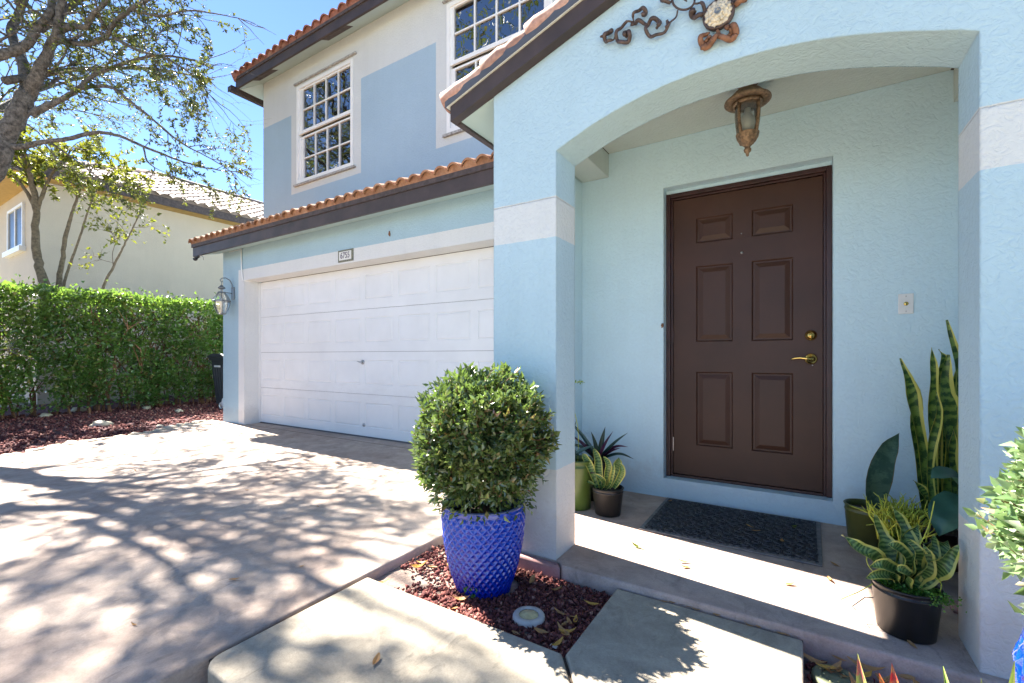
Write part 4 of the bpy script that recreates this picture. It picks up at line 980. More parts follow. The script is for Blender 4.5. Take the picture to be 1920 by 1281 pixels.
for i, (pp, r0, r1) in enumerate(strokes):
    P = smooth_path([z5(*p) for p in pp]); n = len(P)
    rr = [0.0062*(r0+(r1-r0)*k/(n-1))*(1.25 if 0.15 < k/(n-1) < 0.95 else 0.8) for k in range(n)]
    rusty = i in (10, 11, 12, 13, 14, 15, 16, 17, 18)
    if rusty: rr = [r_*1.35 for r_ in rr]
    for q, p in enumerate(P): p.y = 2.050+0.008*math.sin(q*0.5)
    (b2_[0 if i < 13 else 1 if i < 16 else 2 if i in (16, 18) else 3] if rusty else b1).tube(P, rr, 8, flat=1.0)
    if not rusty:   # mirrored half beyond the medallion, above the picture
        b1m.tube([Vector((2*(-0.277)-p.x, p.y, p.z)) for p in P], rr, 8)
P = [z5(1025+118*math.cos(a), 0+105*math.sin(a)) for a in [k*math.pi/14 for k in range(29)]]; b1.tube(P, 0.0045, 8); b1m.tube([Vector((-0.554-p.x, p.y, p.z)) for p in P], 0.0045, 8)
b1.tube(smooth_path([z5(1060, 15), z5(1040, 0), z5(1010, -20), z5(1000, -60)]), 0.003, 6)
b1.build('dark_scroll', M['iron'], t, smooth=True); b1m.build('dark_scroll', M['iron'], t, smooth=True)
for q in b2_.values(): q.build('rusty_scroll', M['rust'], t, smooth=True)
MC = (-0.277, 2.055, 2.452)
b = MB(); ylathe(b, [(0.060, -0.012), (0.062, 0.006), (0.055, 0.012), (0.050, 0.006), (0.0, 0.004)], MC, 32); b.build('medallion_rim', M['iron'], t, smooth=True)
b = MB(); rg = random.Random(3)
for ring, (rr_, cnt, sz, yy) in enumerate(((0.042, 13, 0.0135, 0.008), (0.028, 10, 0.012, 0.014), (0.015, 7, 0.010, 0.018))):
    for k in range(cnt):
        a = 2*math.pi*(k+ring*.4)/cnt
        b.ellipsoid((MC[0]+rr_*math.cos(a), MC[1]-yy, MC[2]+rr_*math.sin(a)), (sz, 0.007, sz), 8, 6, jit=0.7, rg=rg)
b.build('flower', M['cream'], t, smooth=True)
b = MB(); ylathe(b, [(0.012, 0.018), (0.013, 0.026), (0.009, 0.028), (0.008, 0.022), (0.0, 0.022)], MC, 16); b.build('flower_centre', M['pewter'], t, smooth=True)

# ================================================================== NEIGHBOUR HOUSE
t = empty('neighbour_house', (-18, 8, -0.1), 'beige stucco house with weathered grey tile hip roof behind the hedge', 'house')
nx, ny = -15.0, 3.1
b = MB(); b.box(-23, nx, ny, 19, -0.1, 5.25); b.build('wall', M['beige'], t)
ez = 5.28; ex, ey = -14.5, 2.6
rz = 7.15; rx = -18.6; ry = ey+(ex-rx)*1.0
b = MB()
rp = [(ex, ey, ez), (ex, 19.6, ez), (rx, 15.5, rz), (rx, ry, rz), (-23, ey, ez), (-23, 19.6, ez)]
b.add(rp, [(0, 1, 2, 3), (0, 3, 4), (4, 3, 2, 5), (1, 5, 2)]); rf = b.build('roof', M['fascia2'], t)
slope = Vector((rx-ex, 0, rz-ez)); Ls = slope.length
b = MB(); tiled(b, (ex+0.04, ey, ez+0.05), (0, 1, 0), slope, 17.0, Ls, 0.30, 0.40, 0.07, cut=lambda x, s: x > s*0.94-0.1 and x < 17-s*0.94)
b.build('roof_tiles', M['tile_grey'], rf)
b = MB(); tiled(b, (-22.5, ey-0.04, ez+0.05), (1, 0, 0), Vector((0, ry-ey, rz-ez)), 8.0, Ls, 0.30, 0.40, 0.07, cut=lambda x, s: x > s*0.94-0.1 and x < 8-s*0.94); b.build('roof_tiles', M['tile_grey'], rf)
b = MB(); b.tube([(rx, ry, rz+0.08), (rx, 15.5, rz+0.08)], 0.13, 10); b.tube([(ex, ey, ez+0.08), (rx, ry, rz+0.08)], 0.13, 10); b.build('ridge_tiles', M['tile_grey'], rf, smooth=True)
b = MB(); b.box(ex-0.04, ex, ey, 19.6, ez-0.16, ez+0.04); b.box(-23, ex-0.041, ey, ey+0.04, ez-0.16, ez+0.04); b.build('fascia', M['fascia2'], t)
b = MB(); b.box(nx+0.001, ex-0.041, ey+0.041, 19.5, ez-0.15, ez-0.13); b.box(-23, nx, ey+0.041, ny-0.001, ez-0.15, ez-0.13); b.build('soffit', M['beige_soffit'], t)
nw = (-16.65, -15.55, 3.55, 4.75)
pL = onY(18, 450, ny); pR = onY(47, 440, ny)
nw = (pL.x, pR.x, 3.72, 4.80)
b = MB(); frame(b, nw[0], nw[1], nw[2], nw[3], 0.07, ny-0.05, ny-0.001, True); b.box((nw[0]+nw[1])/2-0.03, (nw[0]+nw[1])/2+0.03, ny-0.045, ny-0.002, nw[2]+0.071, nw[3]-0.071); wn = b.build('window', M['white_vinyl'], t)
b = MB(); b.box(nw[0]+0.07, nw[1]-0.07, ny-0.02, ny-0.0015, nw[2]+0.07, nw[3]-0.07); b.build('pane', simple('dim_glass', (0.05, 0.06, 0.07), 0.3, spec=0.25), wn)
b = MB(); b.box(nw[0]-0.08, nw[1]+0.08, ny-0.12, ny-0.001, nw[2]-0.12, nw[2]-0.001); b.build('sill', M['white_vinyl'], wn)

# ================================================================== HEDGE
HX0, HX1, HY0, HY1, HZ = -12.5, -11.35, -0.6, 10.5, 2.22
t = empty('hedge', (-11.9, 5.0, -0.1), 'long clipped green hedge with thin stems in front of the beige house', 'hedge')
def hsurf(y, z):      # uneven front of the hedge
    return HX1+0.22*mnoise.noise(Vector((y*0.9, z*0.9, 2)))+0.13*mnoise.noise(Vector((y*2.7, z*2.7, 5)))-0.25*max(0, 0.45-z)
P = []; D = []
n = 0
while n < 40000:
    y = rnd.uniform(HY0, HY1); z = rnd.uniform(0.05, HZ+0.02)
    dens = 0.95+1.5*mnoise.noise(Vector((y*1.9, z*1.9, 9)))+0.6*mnoise.noise(Vector((y*5, z*5, 3)))
    if z < 0.5: dens *= 0.45+z
    if rnd.random() > dens: continue
    dep = abs(rnd.gauss(0, 0.18)); x = hsurf(y, z)-dep
    P.append((x, y, z+0.06*mnoise.noise(Vector((y*1.3, 0, 4))))); D.append((0.8, rnd.gauss(0, 0.7), 0.45+rnd.gauss(0, 0.5))); n += 1
n = 0
while n < 12000:   # top
    y = rnd.uniform(HY0, HY1); x = rnd.uniform(HX0, HX1+0.1)
    z = HZ-0.02+0.13*mnoise.noise(Vector((x*1.5, y*1.1, 0)))+0.04*mnoise.noise(Vector((x*5, y*5, 0)))+rnd.gauss(0, 0.035)
    if rnd.random() < 0.04: z += rnd.uniform(0.02, 0.20)
    P.append((x, y, z)); D.append((rnd.gauss(0.2, 0.6), rnd.gauss(0, 0.6), 0.6+rnd.gauss(0, 0.4))); n += 1
n = 0
while n < 15000:    # inside
    P.append((rnd.uniform(HX0, HX1-0.25), rnd.uniform(HY0, HY1), rnd.uniform(0.35, HZ))); D.append((rnd.gauss(0, 1), rnd.gauss(0, 1), rnd.gauss(0.2, 1))); n += 1
V, F = leaves(P, D, 0.080, 0.58, 0.35)
np_mesh('foliage', V, F, M['hedge_leaf'], t)
b = MB()
for k in range(170):
    y = rnd.uniform(HY0, HY1); x = rnd.uniform(HX0+0.2, HX1-0.25); r_ = rnd.uniform(0.010, 0.024)
    P = [(x+rnd.gauss(0, 0.03)*q, y+rnd.gauss(0, 0.05)*q, -0.1+q*0.42) for q in range(6)]
    b.tube(P, [r_, r_, r_*.8, r_*.7, r_*.5, r_*.4], 6)
    for q in range(3):
        s_ = Vector(P[rnd.randrange(1, 5)]); e_ = s_+Vector((rnd.uniform(-0.1, 0.35), rnd.uniform(-0.4, 0.4), rnd.uniform(0.15, 0.5))); b.tube([s_, (s_+e_)/2+Vector((0, 0, .03)), e_], [r_*.5, r_*.4, r_*.2], 5)
b.build('stems', M['twig'], t)

# ================================================================== TREES
def perp(v):
    a = Vector((rnd.gauss(0, 1), rnd.gauss(0, 1), rnd.gauss(0, 1))); a -= v*a.dot(v); return a.normalized()
class Tree:
    def __init__(s, keep=None, leafsize=0.05, droop=0.15, dens=1.0): s.b = MB(); s.P = []; s.D = []; s.keep = keep; s.ls = leafsize; s.droop = droop; s.dens = dens; s.thick = 0.80; s.more = 1.55
    def limb(s, pts, r0, r1, seg=10, kids=1.0, klen=1.1, start=0.12, jit=0.02, step=0.30):
        P = smooth_path(pts, 6); n = len(P); r0 *= s.thick; r1 *= s.thick; kids *= s.more
        for i in range(1, n-1): P[i] = P[i]+Vector((rnd.gauss(0, jit*r0*3), rnd.gauss(0, jit*r0*3), rnd.gauss(0, jit*r0*3)))
        rr = [r0+(r1-r0)*(i/(n-1))**0.8 for i in range(n)]
        rr = [r_*(1+0.10*mnoise.noise(Vector((p.x*3, p.y*3, p.z*3)))) for r_, p in zip(rr, P)]
        s.b.tube(P, rr, seg)
        acc = 0; tot = sum((P[i+1]-P[i]).length for i in range(n-1)); run = 0
        for i in range(n-1):
            d = (P[i+1]-P[i]); l = d.length; acc += l; run += l
            if run/tot < start: acc = 0; continue
            while acc > step:
                acc -= step*rnd.uniform(0.7, 1.3)/kids
                t_ = d.normalized(); dir_ = (t_*0.75+perp(t_)*0.9+Vector((0, 0, 0.05))).normalized()
                s.grow(P[i]+d*rnd.random(), dir_, klen*rnd.uniform(0.55, 1.25), max(0.006, rr[i]*0.33), 1)
        t_ = (P[-1]-P[-2]).normalized()
        for q in range(2): s.grow(P[-1], (t_+perp(t_)*0.4).normalized(), klen*0.8, max(0.006, r1*0.8), 1)
    def grow(s, p, d, ln, r, lvl):
        if s.keep and not s.keep(p, ln*0.4): return
        m = 5; P = [Vector(p)]; dd = Vector(d)
        for i in range(m):
            dd = (dd+perp(dd)*0.22-Vector((0, 0, s.droop*(i/m)*0.6))).normalized(); P.append(P[-1]+dd*ln/m)
        r = min(r, 0.03)
        s.b.tube(P, [r*(1-0.72*i/m) for i in range(m+1)], 5 if lvl == 1 else 4, cap=False)
        if lvl == 1:
            nk = int(max(4, ln*8.5))
            for k in range(nk):
                i = rnd.randrange(1, m+1) if k else m; t_ = (P[i]-P[i-1]).normalized()
                s.grow(P[i-1]+(P[i]-P[i-1])*rnd.random(), (t_*0.8+perp(t_)*0.75).normalized(), rnd.uniform(0.22, 0.5), r*0.4, 2)
        else:
            cl = 0.55+0.9*mnoise.noise(P[0]*1.1)+0.35
            nl = int(ln/0.030*s.dens*max(0.15, cl))
            for k in range(nl):
                i = rnd.randrange(1, m+1); q = P[i-1]+(P[i]-P[i-1])*rnd.random(); t_ = (P[i]-P[i-1]).normalized()
                if s.keep and not s.keep(q, 0): continue
                s.P.append(tuple(q)); s.D.append(tuple(t_*0.6+perp(t_)*0.9+Vector((0, 0, 0.1))))
    def finish(s, root, bark, leafm, aspect=0.42):
        s.b.build('trunk', bark, root, smooth=True)
        V, F = leaves(s.P, s.D, s.ls, aspect, 0.3); np_mesh('crown', V, F, leafm, root)
        return len(s.P)

# the crown is pruned back from the house wall and roof
def keep_oak(p, m):
    x, y, z = p
    if x > -8.5-m and y > 3.7-m and z < 7.0: return False
    px, py = proj(p)
    if px > 470 and py > -30 and px < 2500: return False
    if px > 395 and 95 < py < 235 and rnd.random() < 0.9: return False
    # clear sky corridor toward the porch opening
    fx, fy = x-SX*z, y-SY*z
    if fx > -1.15 and fy > 2.2 and rnd.random() < 0.94: return False
    if fx > -2.0 and 1.3 < fy < 2.4 and rnd.random() < 0.93: return False
    if fx > -0.75 and rnd.random() < 0.85: return False
    return True
rnd.seed(21)
oak = Tree(keep_oak, 0.047, 0.07, 2.3)
T = lambda *a: [onT(*p) for p in a]
base = Vector((-9.35, 0.75, -0.12))
oak.limb([base, Vector((-9.3, 0.85, 1.2)), onT(-90, 420, 6.0), onT(-20, 320, 6.0), onT(20, 240, 6.05), onT(54, 175, 6.1)], 0.21, 0.125, 14, kids=0.0001)
oak.b.tube([base+Vector((0, 0, -0.1)), base+Vector((0, 0, 0.25))], [0.33, 0.20], 14)
oak.limb(T((52, 185, 6.1), (44, 121, 6.2), (22, 62, 6.4), (38, 18, 6.5), (60, -60, 6.6), (40, -220, 6.9), (-60, -420, 7.3)), 0.095, 0.03, 10, kids=1.0, klen=1.3)
oak.limb(T((54, 177, 6.1), (75, 131, 6.0), (95, 85, 6.0), (108, 59, 5.9), (120, -10, 5.8), (170, -140, 5.7), (210, -330, 5.6)), 0.105, 0.03, 10, kids=1.1, klen=1.3)
oak.limb(T((106, 62, 5.95), (135, 50, 5.9), (160, 50, 5.8), (174, 28, 5.7), (200, 2, 5.6), (270, -90, 5.4), (330, -260, 5.2)), 0.055, 0.02, 8, kids=1.2, klen=1.1)
oak.limb(T((108, 64, 5.95), (124, 76, 5.9), (164, 82, 5.9), (199, 68, 5.8), (215, 42, 5.7), (245, 18, 5.6), (285, -5, 5.5), (380, -60, 5.3), (430, -150, 5.2)), 0.055, 0.018, 8, kids=1.2, klen=0.95)
oak.limb(T((-60, 125, 5.6), (-5, 106, 5.7), (48, 85, 5.8), (72, 50, 5.8), (96, 14, 5.8), (98, -60, 5.9), (130, -230, 6.2), (60, -420, 6.6)), 0.085, 0.03, 10, kids=1.0, klen=1.2)
oak.limb(T((-200, 560, 5.5), (-190, 380, 5.5), (-130, 200, 5.6), (-60, 125, 5.6)), 0.15, 0.09, 10, kids=0.0001)
oak.limb(T((60, 215, 6.1), (85, 200, 6.1), (108, 190, 6.1), (141, 171, 6.1), (177, 141, 6.1), (230, 120, 6.1), (290, 105, 6.1), (350, 110, 6.1), (400, 130, 6.1)), 0.062, 0.010, 8, kids=1.5, klen=0.75)
oak.limb(T((150, 166, 6.1), (180, 162, 6.1), (212, 165, 6.1), (236, 184, 6.1), (272, 212, 6.15), (305, 240, 6.2), (340, 268, 6.2), (385, 292, 6.2), (420, 312, 6.3)), 0.034, 0.007, 7, kids=1.1, klen=0.55, start=0.4)
oak.limb(T((215, 72, 5.8), (260, 95, 5.8), (310, 110, 5.8), (360, 140, 5.9), (395, 180, 6.0)), 0.026, 0.007, 7, kids=1.5, klen=0.75, start=0.2)
oak.limb(T((245, 18, 5.6), (300, 30, 5.6), (350, 20, 5.6), (400, 25, 5.6), (450, 35, 5.7)), 0.024, 0.006, 7, kids=1.6, klen=0.55, start=0.1)
oak.limb(T((25, 276, 6.0), (50, 274, 6.0), (82, 266, 6.0), (125, 261, 6.05), (177, 249, 6.1), (223, 255, 6.15), (269, 275, 6.2), (305, 289, 6.25), (341, 303, 6.3), (393, 316, 6.3), (440, 322, 6.35)), 0.050, 0.008, 9, kids=0.75, klen=0.45, start=0.5)
oak.limb(T((269, 277, 6.2), (276, 302, 6.2), (290, 316, 6.2), (284, 330, 6.2)), 0.016, 0.006, 6, kids=0.6, klen=0.3)
oak.limb(T((95, 268, 6.0), (120, 285, 6.05), (148, 305, 6.1), (175, 325, 6.1), (198, 343, 6.1)), 0.02, 0.006, 6, kids=0.7, klen=0.4, start=0.4)
oak.limb(T((80, 262, 6.0), (95, 285, 6.05), (110, 300, 6.1)), 0.014, 0.006, 6, kids=1.2, klen=0.35, start=0.2)
# boughs above the picture, reaching over the driveway: they throw the dappled shade
oak.dens = 1.7
for (a, lnn) in (([(-8.6, 1.6, 5.6), (-8.0, 1.7, 6.2), (-7.2, 1.6, 6.7), (-6.3, 1.5, 7.0), (-5.4, 1.3, 7.2)], 1.0),
                 ([(-9.1, 1.0, 3.4), (-9.9, 1.6, 4.6), (-10.6, 2.4, 5.6), (-11.2, 3.2, 6.4)], 1.0),
                 ([(-8.7, 1.5, 4.6), (-9.2, 2.4, 5.4), (-9.4, 3.4, 6.0), (-9.6, 4.4, 6.4)], 1.0),
                 ([(-9.0, 1.2, 4.6), (-9.0, 0.6, 5.6), (-8.6, -0.1, 6.4), (-8.0, -0.7, 7.0), (-7.2, -1.1, 7.4)], 1.0),
                 ([(-8.6, 1.8, 5.4), (-8.4, 2.4, 6.4), (-7.9, 2.8, 7.3), (-7.2, 2.7, 8.1)], 1.1),
                 ([(-9.1, 1.4, 5.2), (-9.8, 1.6, 6.4), (-10.3, 2.2, 7.4), (-10.6, 3.0, 8.3)], 1.1),
                 ([(-8.8, 1.2, 5.6), (-8.6, 0.9, 6.8), (-8.1, 0.8, 7.9), (-7.4, 0.6, 8.8)], 1.1),
                 ([(-9.3, 1.0, 5.0), (-10.0, 0.4, 6.0), (-10.6, -0.4, 7.0), (-11.0, -1.2, 7.8)], 1.0)):
    oak.limb([Vector(p) for p in a], 0.062, 0.015, 8, kids=1.25, klen=lnn*1.25, start=0.05, step=0.36)
t = empty('oak_tree', tuple(base), 'large grey barked oak with spreading limbs and sparse small leaves over the driveway', 'tree')
nleaf = oak.finish(t, M['bark'], M['oak_leaf'], 0.46)
print('oak leaves', nleaf)

# small trees behind the hedge
rnd.seed(5)
def keep_small(p, m):
    px, py = proj(p)
    return p[0] > -14.4 and px < 330
s1 = Tree(keep_small, 0.085, 0.25, 2.6)
s1.limb([onT(88, 640, 9.1), onT(85, 545, 9.1), onT(73, 500, 9.1), onT(66, 450, 9.1), onT(68, 400, 9.1), onT(60, 345, 9.0), onT(50, 300, 8.9)], 0.115, 0.05, 10, kids=1.5, klen=1.0, start=0.78, jit=.03)
s1.limb([onT(68, 398, 9.1), onT(78, 370, 9.1), onT(95, 330, 9.1), onT(120, 300, 9.1)], 0.06, 0.02, 8, kids=1.8, klen=0.9, start=0.2)
s1.limb([onT(64, 385, 9.1), onT(50, 360, 9.0), onT(30, 335, 8.9), onT(10, 320, 8.8)], 0.05, 0.02, 8, kids=1.8, klen=0.8, start=0.2)
s1.limb([onT(110, 640, 9.3), onT(109, 545, 9.3), onT(116, 490, 9.3), onT(126, 430, 9.3), onT(137, 395, 9.3), onT(150, 355, 9.3), onT(170, 320, 9.3)], 0.075, 0.02, 8, kids=1.6, klen=0.75, start=0.74, jit=.03)
s1.limb([onT(116, 640, 9.2), onT(118, 545, 9.2), onT(130, 500, 9.2), onT(148, 450, 9.2), onT(162, 405, 9.2), onT(175, 370, 9.2), onT(190, 340, 9.2)], 0.040, 0.014, 7, kids=1.3, klen=0.7, start=0.76, jit=.03)
t = empty('small_tree', tuple(onT(100, 780, 9.2)), 'young three stemmed tree with yellow green leaves against the beige house, left of the sapling', 'tree')
s1.finish(t, M['bark2'], M['young_leaf'], 0.5)
s2 = Tree(lambda p, m: p[0] > -14.4, 0.080, 0.1, 0.7)
s2.limb([onT(178, 640, 9.0), onT(192, 545, 9.0), onT(213, 500, 9.0), onT(230, 465, 9.0), onT(247, 432, 9.0), onT(262, 400, 9.0)], 0.042, 0.012, 7, kids=0.9, klen=0.6, start=0.72, jit=.03, step=.25)
s2.limb([onT(212, 497, 9.0), onT(211, 475, 9.0), onT(216, 455, 9.0), onT(212, 440, 9.0)], 0.010, 0.005, 5, kids=1.6, klen=0.28, start=0.55, step=.12)
s2.limb([onT(214, 493, 9.0), onT(200, 490, 9.0), onT(188, 486, 9.0)], 0.008, 0.004, 5, kids=1.3, klen=0.22, start=0.5, step=.12)
t = empty('sapling', tuple(onT(178, 760, 9.0)), 'thin leaning sapling with a few bright leaves rising behind the hedge middle', 'tree')
s2.finish(t, M['bark2'], M['young_leaf'], 0.55)

# trees across the road, behind the photographer: the upstairs windows mirror them
def far_tree(x, y, h, lab):
    t = empty('street_tree', (x, y, -0.15), lab, 'tree', 'trees behind the viewpoint')
    b = MB(); b.tube([(x, y, -0.15), (x+.1, y, h*.25), (x, y+.1, h*.45), (x+.2, y, h*.8)], [0.28, 0.22, 0.17, 0.05], 10)
    P = []; D = []
    for k in range(46):
        a = rnd.uniform(0, 6.28); el = rnd.uniform(-0.1, 1.3); rr = rnd.uniform(0.4, 1)*h*0.42
        c = Vector((x+rr*math.cos(a)*math.cos(el), y+rr*math.sin(a)*math.cos(el), h*0.52+rr*math.sin(el)))
        b.tube([(x, y+.05, h*0.4), ((x+c.x)/2, (y+c.y)/2, (h*.4+c.z)/2+.2), c], [0.08, 0.05, 0.015], 6)
        for q in range(170):
            v = Vector((rnd.gauss(0, 1), rnd.gauss(0, 1), rnd.gauss(0, .8)))*h*0.075; P.append(tuple(c+v)); D.append(tuple(v.normalized()+Vector((0, 0, .2))))
    b.build('trunk', M['bark'], t, smooth=True); V, F = leaves(P, D, 0.20, 0.55, 0.4); np_mesh('crown', V, F, M['oak_leaf'], t)
far_tree(-21, -7, 14, 'bushy oak on the lawn behind the viewpoint, farthest left')
far_tree(-11, -9.5, 17, 'tall bushy oak across the road, in the middle')
far_tree(14, -24, 9.5, 'bushy oak across the road, farthest right')

# ================================================================== GLAZED POTS WITH CLIPPED SHRUBS
def glazed_pot(root, cx, cy, z0, h, rt, rm, rb):
    b = MB(); seg = 400; rows = 136; att = []
    def rad(v): # v 0 bottom .. 1 top
        return float(np.interp(v, [0, .06, .3, .6, .85, 1.0], [rb*0.97, rb, rb+(rm-rb)*.50, rb+(rm-rb)*.88, rm*1.0, rt]))
    nr = 10; npd = 32
    for j in range(rows+1):
        v = j/rows; r_ = rad(v)
        for k in range(seg):
            a = k/seg; pa = a*npd+v*nr; qa = a*npd-v*nr
            g = 2*min(abs(pa-round(pa)), abs(qa-round(qa)))*(1.0 if v < 0.95 else 0.0)
            ridge = 1-min(1, g*1.25); lip = max(0.0, 0.5-abs(((v*nr) % 1.0)-0.5))*ridge
            g = min(1.0, g*1.35)
            rr_ = r_-0.0085*g**0.8+0.003*max(0, lip)
            b.v.append((cx+rr_*math.cos(2*math.pi*a), cy+rr_*math.sin(2*math.pi*a), z0+h*v)); att.append(0.55*ridge+0.25*max(0, lip))
    for j in range(rows):
        for k in range(seg):
            a = j*seg+k; c = j*seg+(k+1) % seg; b.f.append((a, c, c+seg, a+seg)); b.mi.append(0)
    o = len(b.v)
    for (r_, z) in ((rt+0.004, h+0.004), (rt-0.006, h+0.010), (rt-0.020, h+0.006), (rt-0.026, h-0.03), (rt-0.03, h-0.09)):
        for k in range(seg): b.v.append((cx+r_*math.cos(2*math.pi*k/seg), cy+r_*math.sin(2*math.pi*k/seg), z0+z)); att.append(0.9)
    for j in range(4):
        for k in range(seg):
            a = o+j*seg+k; c = o+j*seg+(k+1) % seg; b.f.append((a, c, c+seg, a+seg)); b.mi.append(0)
    for k in range(seg): a = rows*seg+k; c = rows*seg+(k+1) % seg; b.f.append((a, c, o+(k+1) % seg, o+k)); b.mi.append(0)
    b.attr = att
    b.build('pot', M['cobalt'], root, smooth=True)
    b = MB(); b.lathe([(0.0, h-0.06), (rt-0.05, h-0.065), (rt-0.03, h-0.06)], (cx, cy, z0), 40); b.build('soil', M['dark_soil'], root)
def shrub(name, label, cx, cy, z0, h, rt, rm, rb, cz, Rr, seed, leafs=0.033, flat=1.0, ntw=1500, mat='shrub_leaf', asp=0.50):
    rnd.seed(seed)
    root = empty(name, (cx, cy, z0), label, 'potted plant', 'clipped shrubs in cobalt blue pots')
    glazed_pot(root, cx, cy, z0, h, rt, rm, rb)
    b = MB(); c = Vector((cx, cy, cz)); P = []; D = []
    for k in range(5):
        b.tube([(cx+rnd.gauss(0, .015), cy+rnd.gauss(0, .015), z0+h-0.08), (cx+rnd.gauss(0, .03), cy+rnd.gauss(0, .03), cz-Rr*.6), (cx+rnd.gauss(0, .06), cy+rnd.gauss(0, .06), cz)], [0.011, 0.009, 0.006], 6)
    for k in range(ntw):
        v = Vector((rnd.gauss(0, 1), rnd.gauss(0, 1), rnd.gauss(0, 1))).normalized()
        lump = 1+0.19*mnoise.noise(v*2.1+Vector((seed, 0, 0)))+0.12*mnoise.noise(v*4.5+Vector((0, seed, 0)))
        if v.z < -0.55: lump *= 0.93
        gap = mnoise.noise(v*3.3+Vector((3, seed, 1)))
        if gap < -0.26 and rnd.random() < 0.8: lump *= 0.80
        r1 = Rr*lump*(1-abs(rnd.gauss(0, 0.055))); 
        if rnd.random() < 0.05: r1 *= rnd.uniform(1.05, 1.16)
        e_ = c+Vector((v.x, v.y, v.z*flat))*r1; s_ = c+Vector((v.x, v.y, v.z*flat))*r1*0.62+Vector((0, 0, -0.02))
        d_ = (v*0.8+Vector((0, 0, 0.35))+perp(v)*0.55).normalized()
        tip = e_; s0 = tip-d_*0.085
        if k % 2 == 0: b.tube([s_, s0, tip], [0.0028, 0.0018, 0.0009], 4, cap=False)
        for q in range(11):
            u = q/10; pp = s0+(tip-s0)*u; a = q*2.4+k
            pn = d_.orthogonal().normalized(); qn = d_.cross(pn)
            P.append(tuple(pp)); D.append(tuple(d_*(0.55+0.7*u)+(pn*math.cos(a)+qn*math.sin(a))*0.9))
    for k in range(420):
        a = rnd.uniform(0, 6.283); rr_ = rnd.uniform(0.55, 0.98)*Rr*0.82; P.append((cx+rr_*math.cos(a), cy+rr_*math.sin(a), cz-Rr*rnd.uniform(0.72, 1.05))); D.append((math.cos(a)+rnd.gauss(0, .4), math.sin(a)+rnd.gauss(0, .4), rnd.gauss(-.5, .5)))
    for k in range(2600):
        v = Vector((rnd.gauss(0, 1), rnd.gauss(0, 1), rnd.gauss(0, 1))).normalized()*Rr*rnd.uniform(0.45, 0.9); P.append(tuple(c+v)); D.append((rnd.gauss(0, 1), rnd.gauss(0, 1), rnd.gauss(0, 1)))
    b.build('branches', M['twig'], root)
    V, F = leaves(P, D, leafs, asp, 0.28, fold=0.30); np_mesh('foliage', V, F, M[mat], root)
    return root
shrub('potted_shrub', 'round clipped shrub in a tall cobalt blue dimpled pot left of the porch pillar', -1.285, 1.790, -0.095, 0.425, 0.198, 0.203, 0.134, 0.640, 0.312, 4, flat=1.07)
shrub('potted_shrub', 'pale sunlit clipped shrub in a blue pot at the right picture edge', 0.640, 1.465, -0.105, 0.520, 0.200, 0.222, 0.135, 0.700, 0.252, 9, 0.029, mat='sunlit_leaf', asp=0.62, ntw=1300)

# ================================================================== POTTED PLANTS ON THE PORCH
def nursery_pot(root, cx, cy, z0, h, rt, rb, mat, seg=40, rim=0.012, square=False):
    b = MB()
    pr = [(rb*0.9, 0.0), (rb, 0.004), (rb+(rt-rb)*0.86, h*0.84), (rt*0.985, h*0.845), (rt*0.985, h*0.87), (rt*0.965, h*0.875), (rt*0.97, h*0.955), (rt, h*0.96), (rt+0.003, h*0.985), (rt, h), (rt-0.006, h), (rt-0.008, h*0.9), (rb, h*0.2)]
    b.lathe(pr, (cx, cy, z0), 4 if square else seg, ang=R(45))
    b.build('pot', mat, root, smooth=not square, angle=None)
    b = MB(); b.lathe([(0.0, h*0.86), (rt*0.5, h*0.875), (rt-0.008, h*0.86)], (cx, cy, z0), 24); b.build('soil', M['dark_soil'], root)
NF = tuple(Vector((sT, -cT, 0.25)).normalized())      # blades roughly face the path
def blade(b, pts, Y, w, widths=None, fold=0.15, nrm=NF, wave=0.0, mi=0):
    if isinstance(Y, (int, float)): Y = [Y]*len(pts)
    b.strap([onY(px, py, y) for (px, py), y in zip(pts, Y)], w, widths, nrm, fold, mi, 6, wave)
G = 'potted plants in the porch'
rnd.seed(31)
# tall snake plant in the corner
r = empty('snake_plant', (0.64, 3.10, 0.0), 'tall banded snake plant with yellow edged upright blades in the porch corner', 'potted plant', G)
nursery_pot(r, 0.625, 3.09, 0.0, 0.215, 0.165, 0.125, M['brown_pot'])
tall = [([(1742, 985), (1730, 870), (1712, 770), (1700, 715), (1688, 672)], 3.10, 0.050), ([(1735, 985), (1722, 880), (1712, 800), (1716, 740), (1695, 690)], 3.14, 0.042),
        ([(1752, 985), (1748, 860), (1745, 760), (1748, 700), (1746, 652)], 3.12, 0.038), ([(1762, 985), (1757, 850), (1752, 740), (1768, 680), (1760, 655)], 3.20, 0.036),
        ([(1772, 985), (1778, 860), (1775, 780), (1766, 730), (1778, 665)], 3.05, 0.075), ([(1788, 985), (1795, 860), (1800, 760), (1794, 690), (1775, 600)], 3.12, 0.055),
        ([(1798, 985), (1812, 860), (1815, 760), (1806, 700), (1800, 655)], 3.16, 0.055), ([(1768, 985), (1764, 880), (1770, 800), (1790, 720), (1797, 665)], 3.22, 0.05),
        ([(1756, 985), (1741, 900), (1745, 830), (1758, 775), (1755, 735)], 3.00, 0.034), ([(1790, 985), (1800, 900), (1806, 840), (1801, 780), (1806, 740)], 3.00, 0.045),
        ([(1748, 985), (1745, 950), (1732, 925), (1712, 900)], 3.05, 0.035), ([(1802, 985), (1825, 880), (1840, 780), (1850, 700), (1852, 640)], 3.14, 0.055), ([(1780, 985), (1790, 930), (1782, 860), (1788, 800)], 3.04, 0.04)]
b = MB()
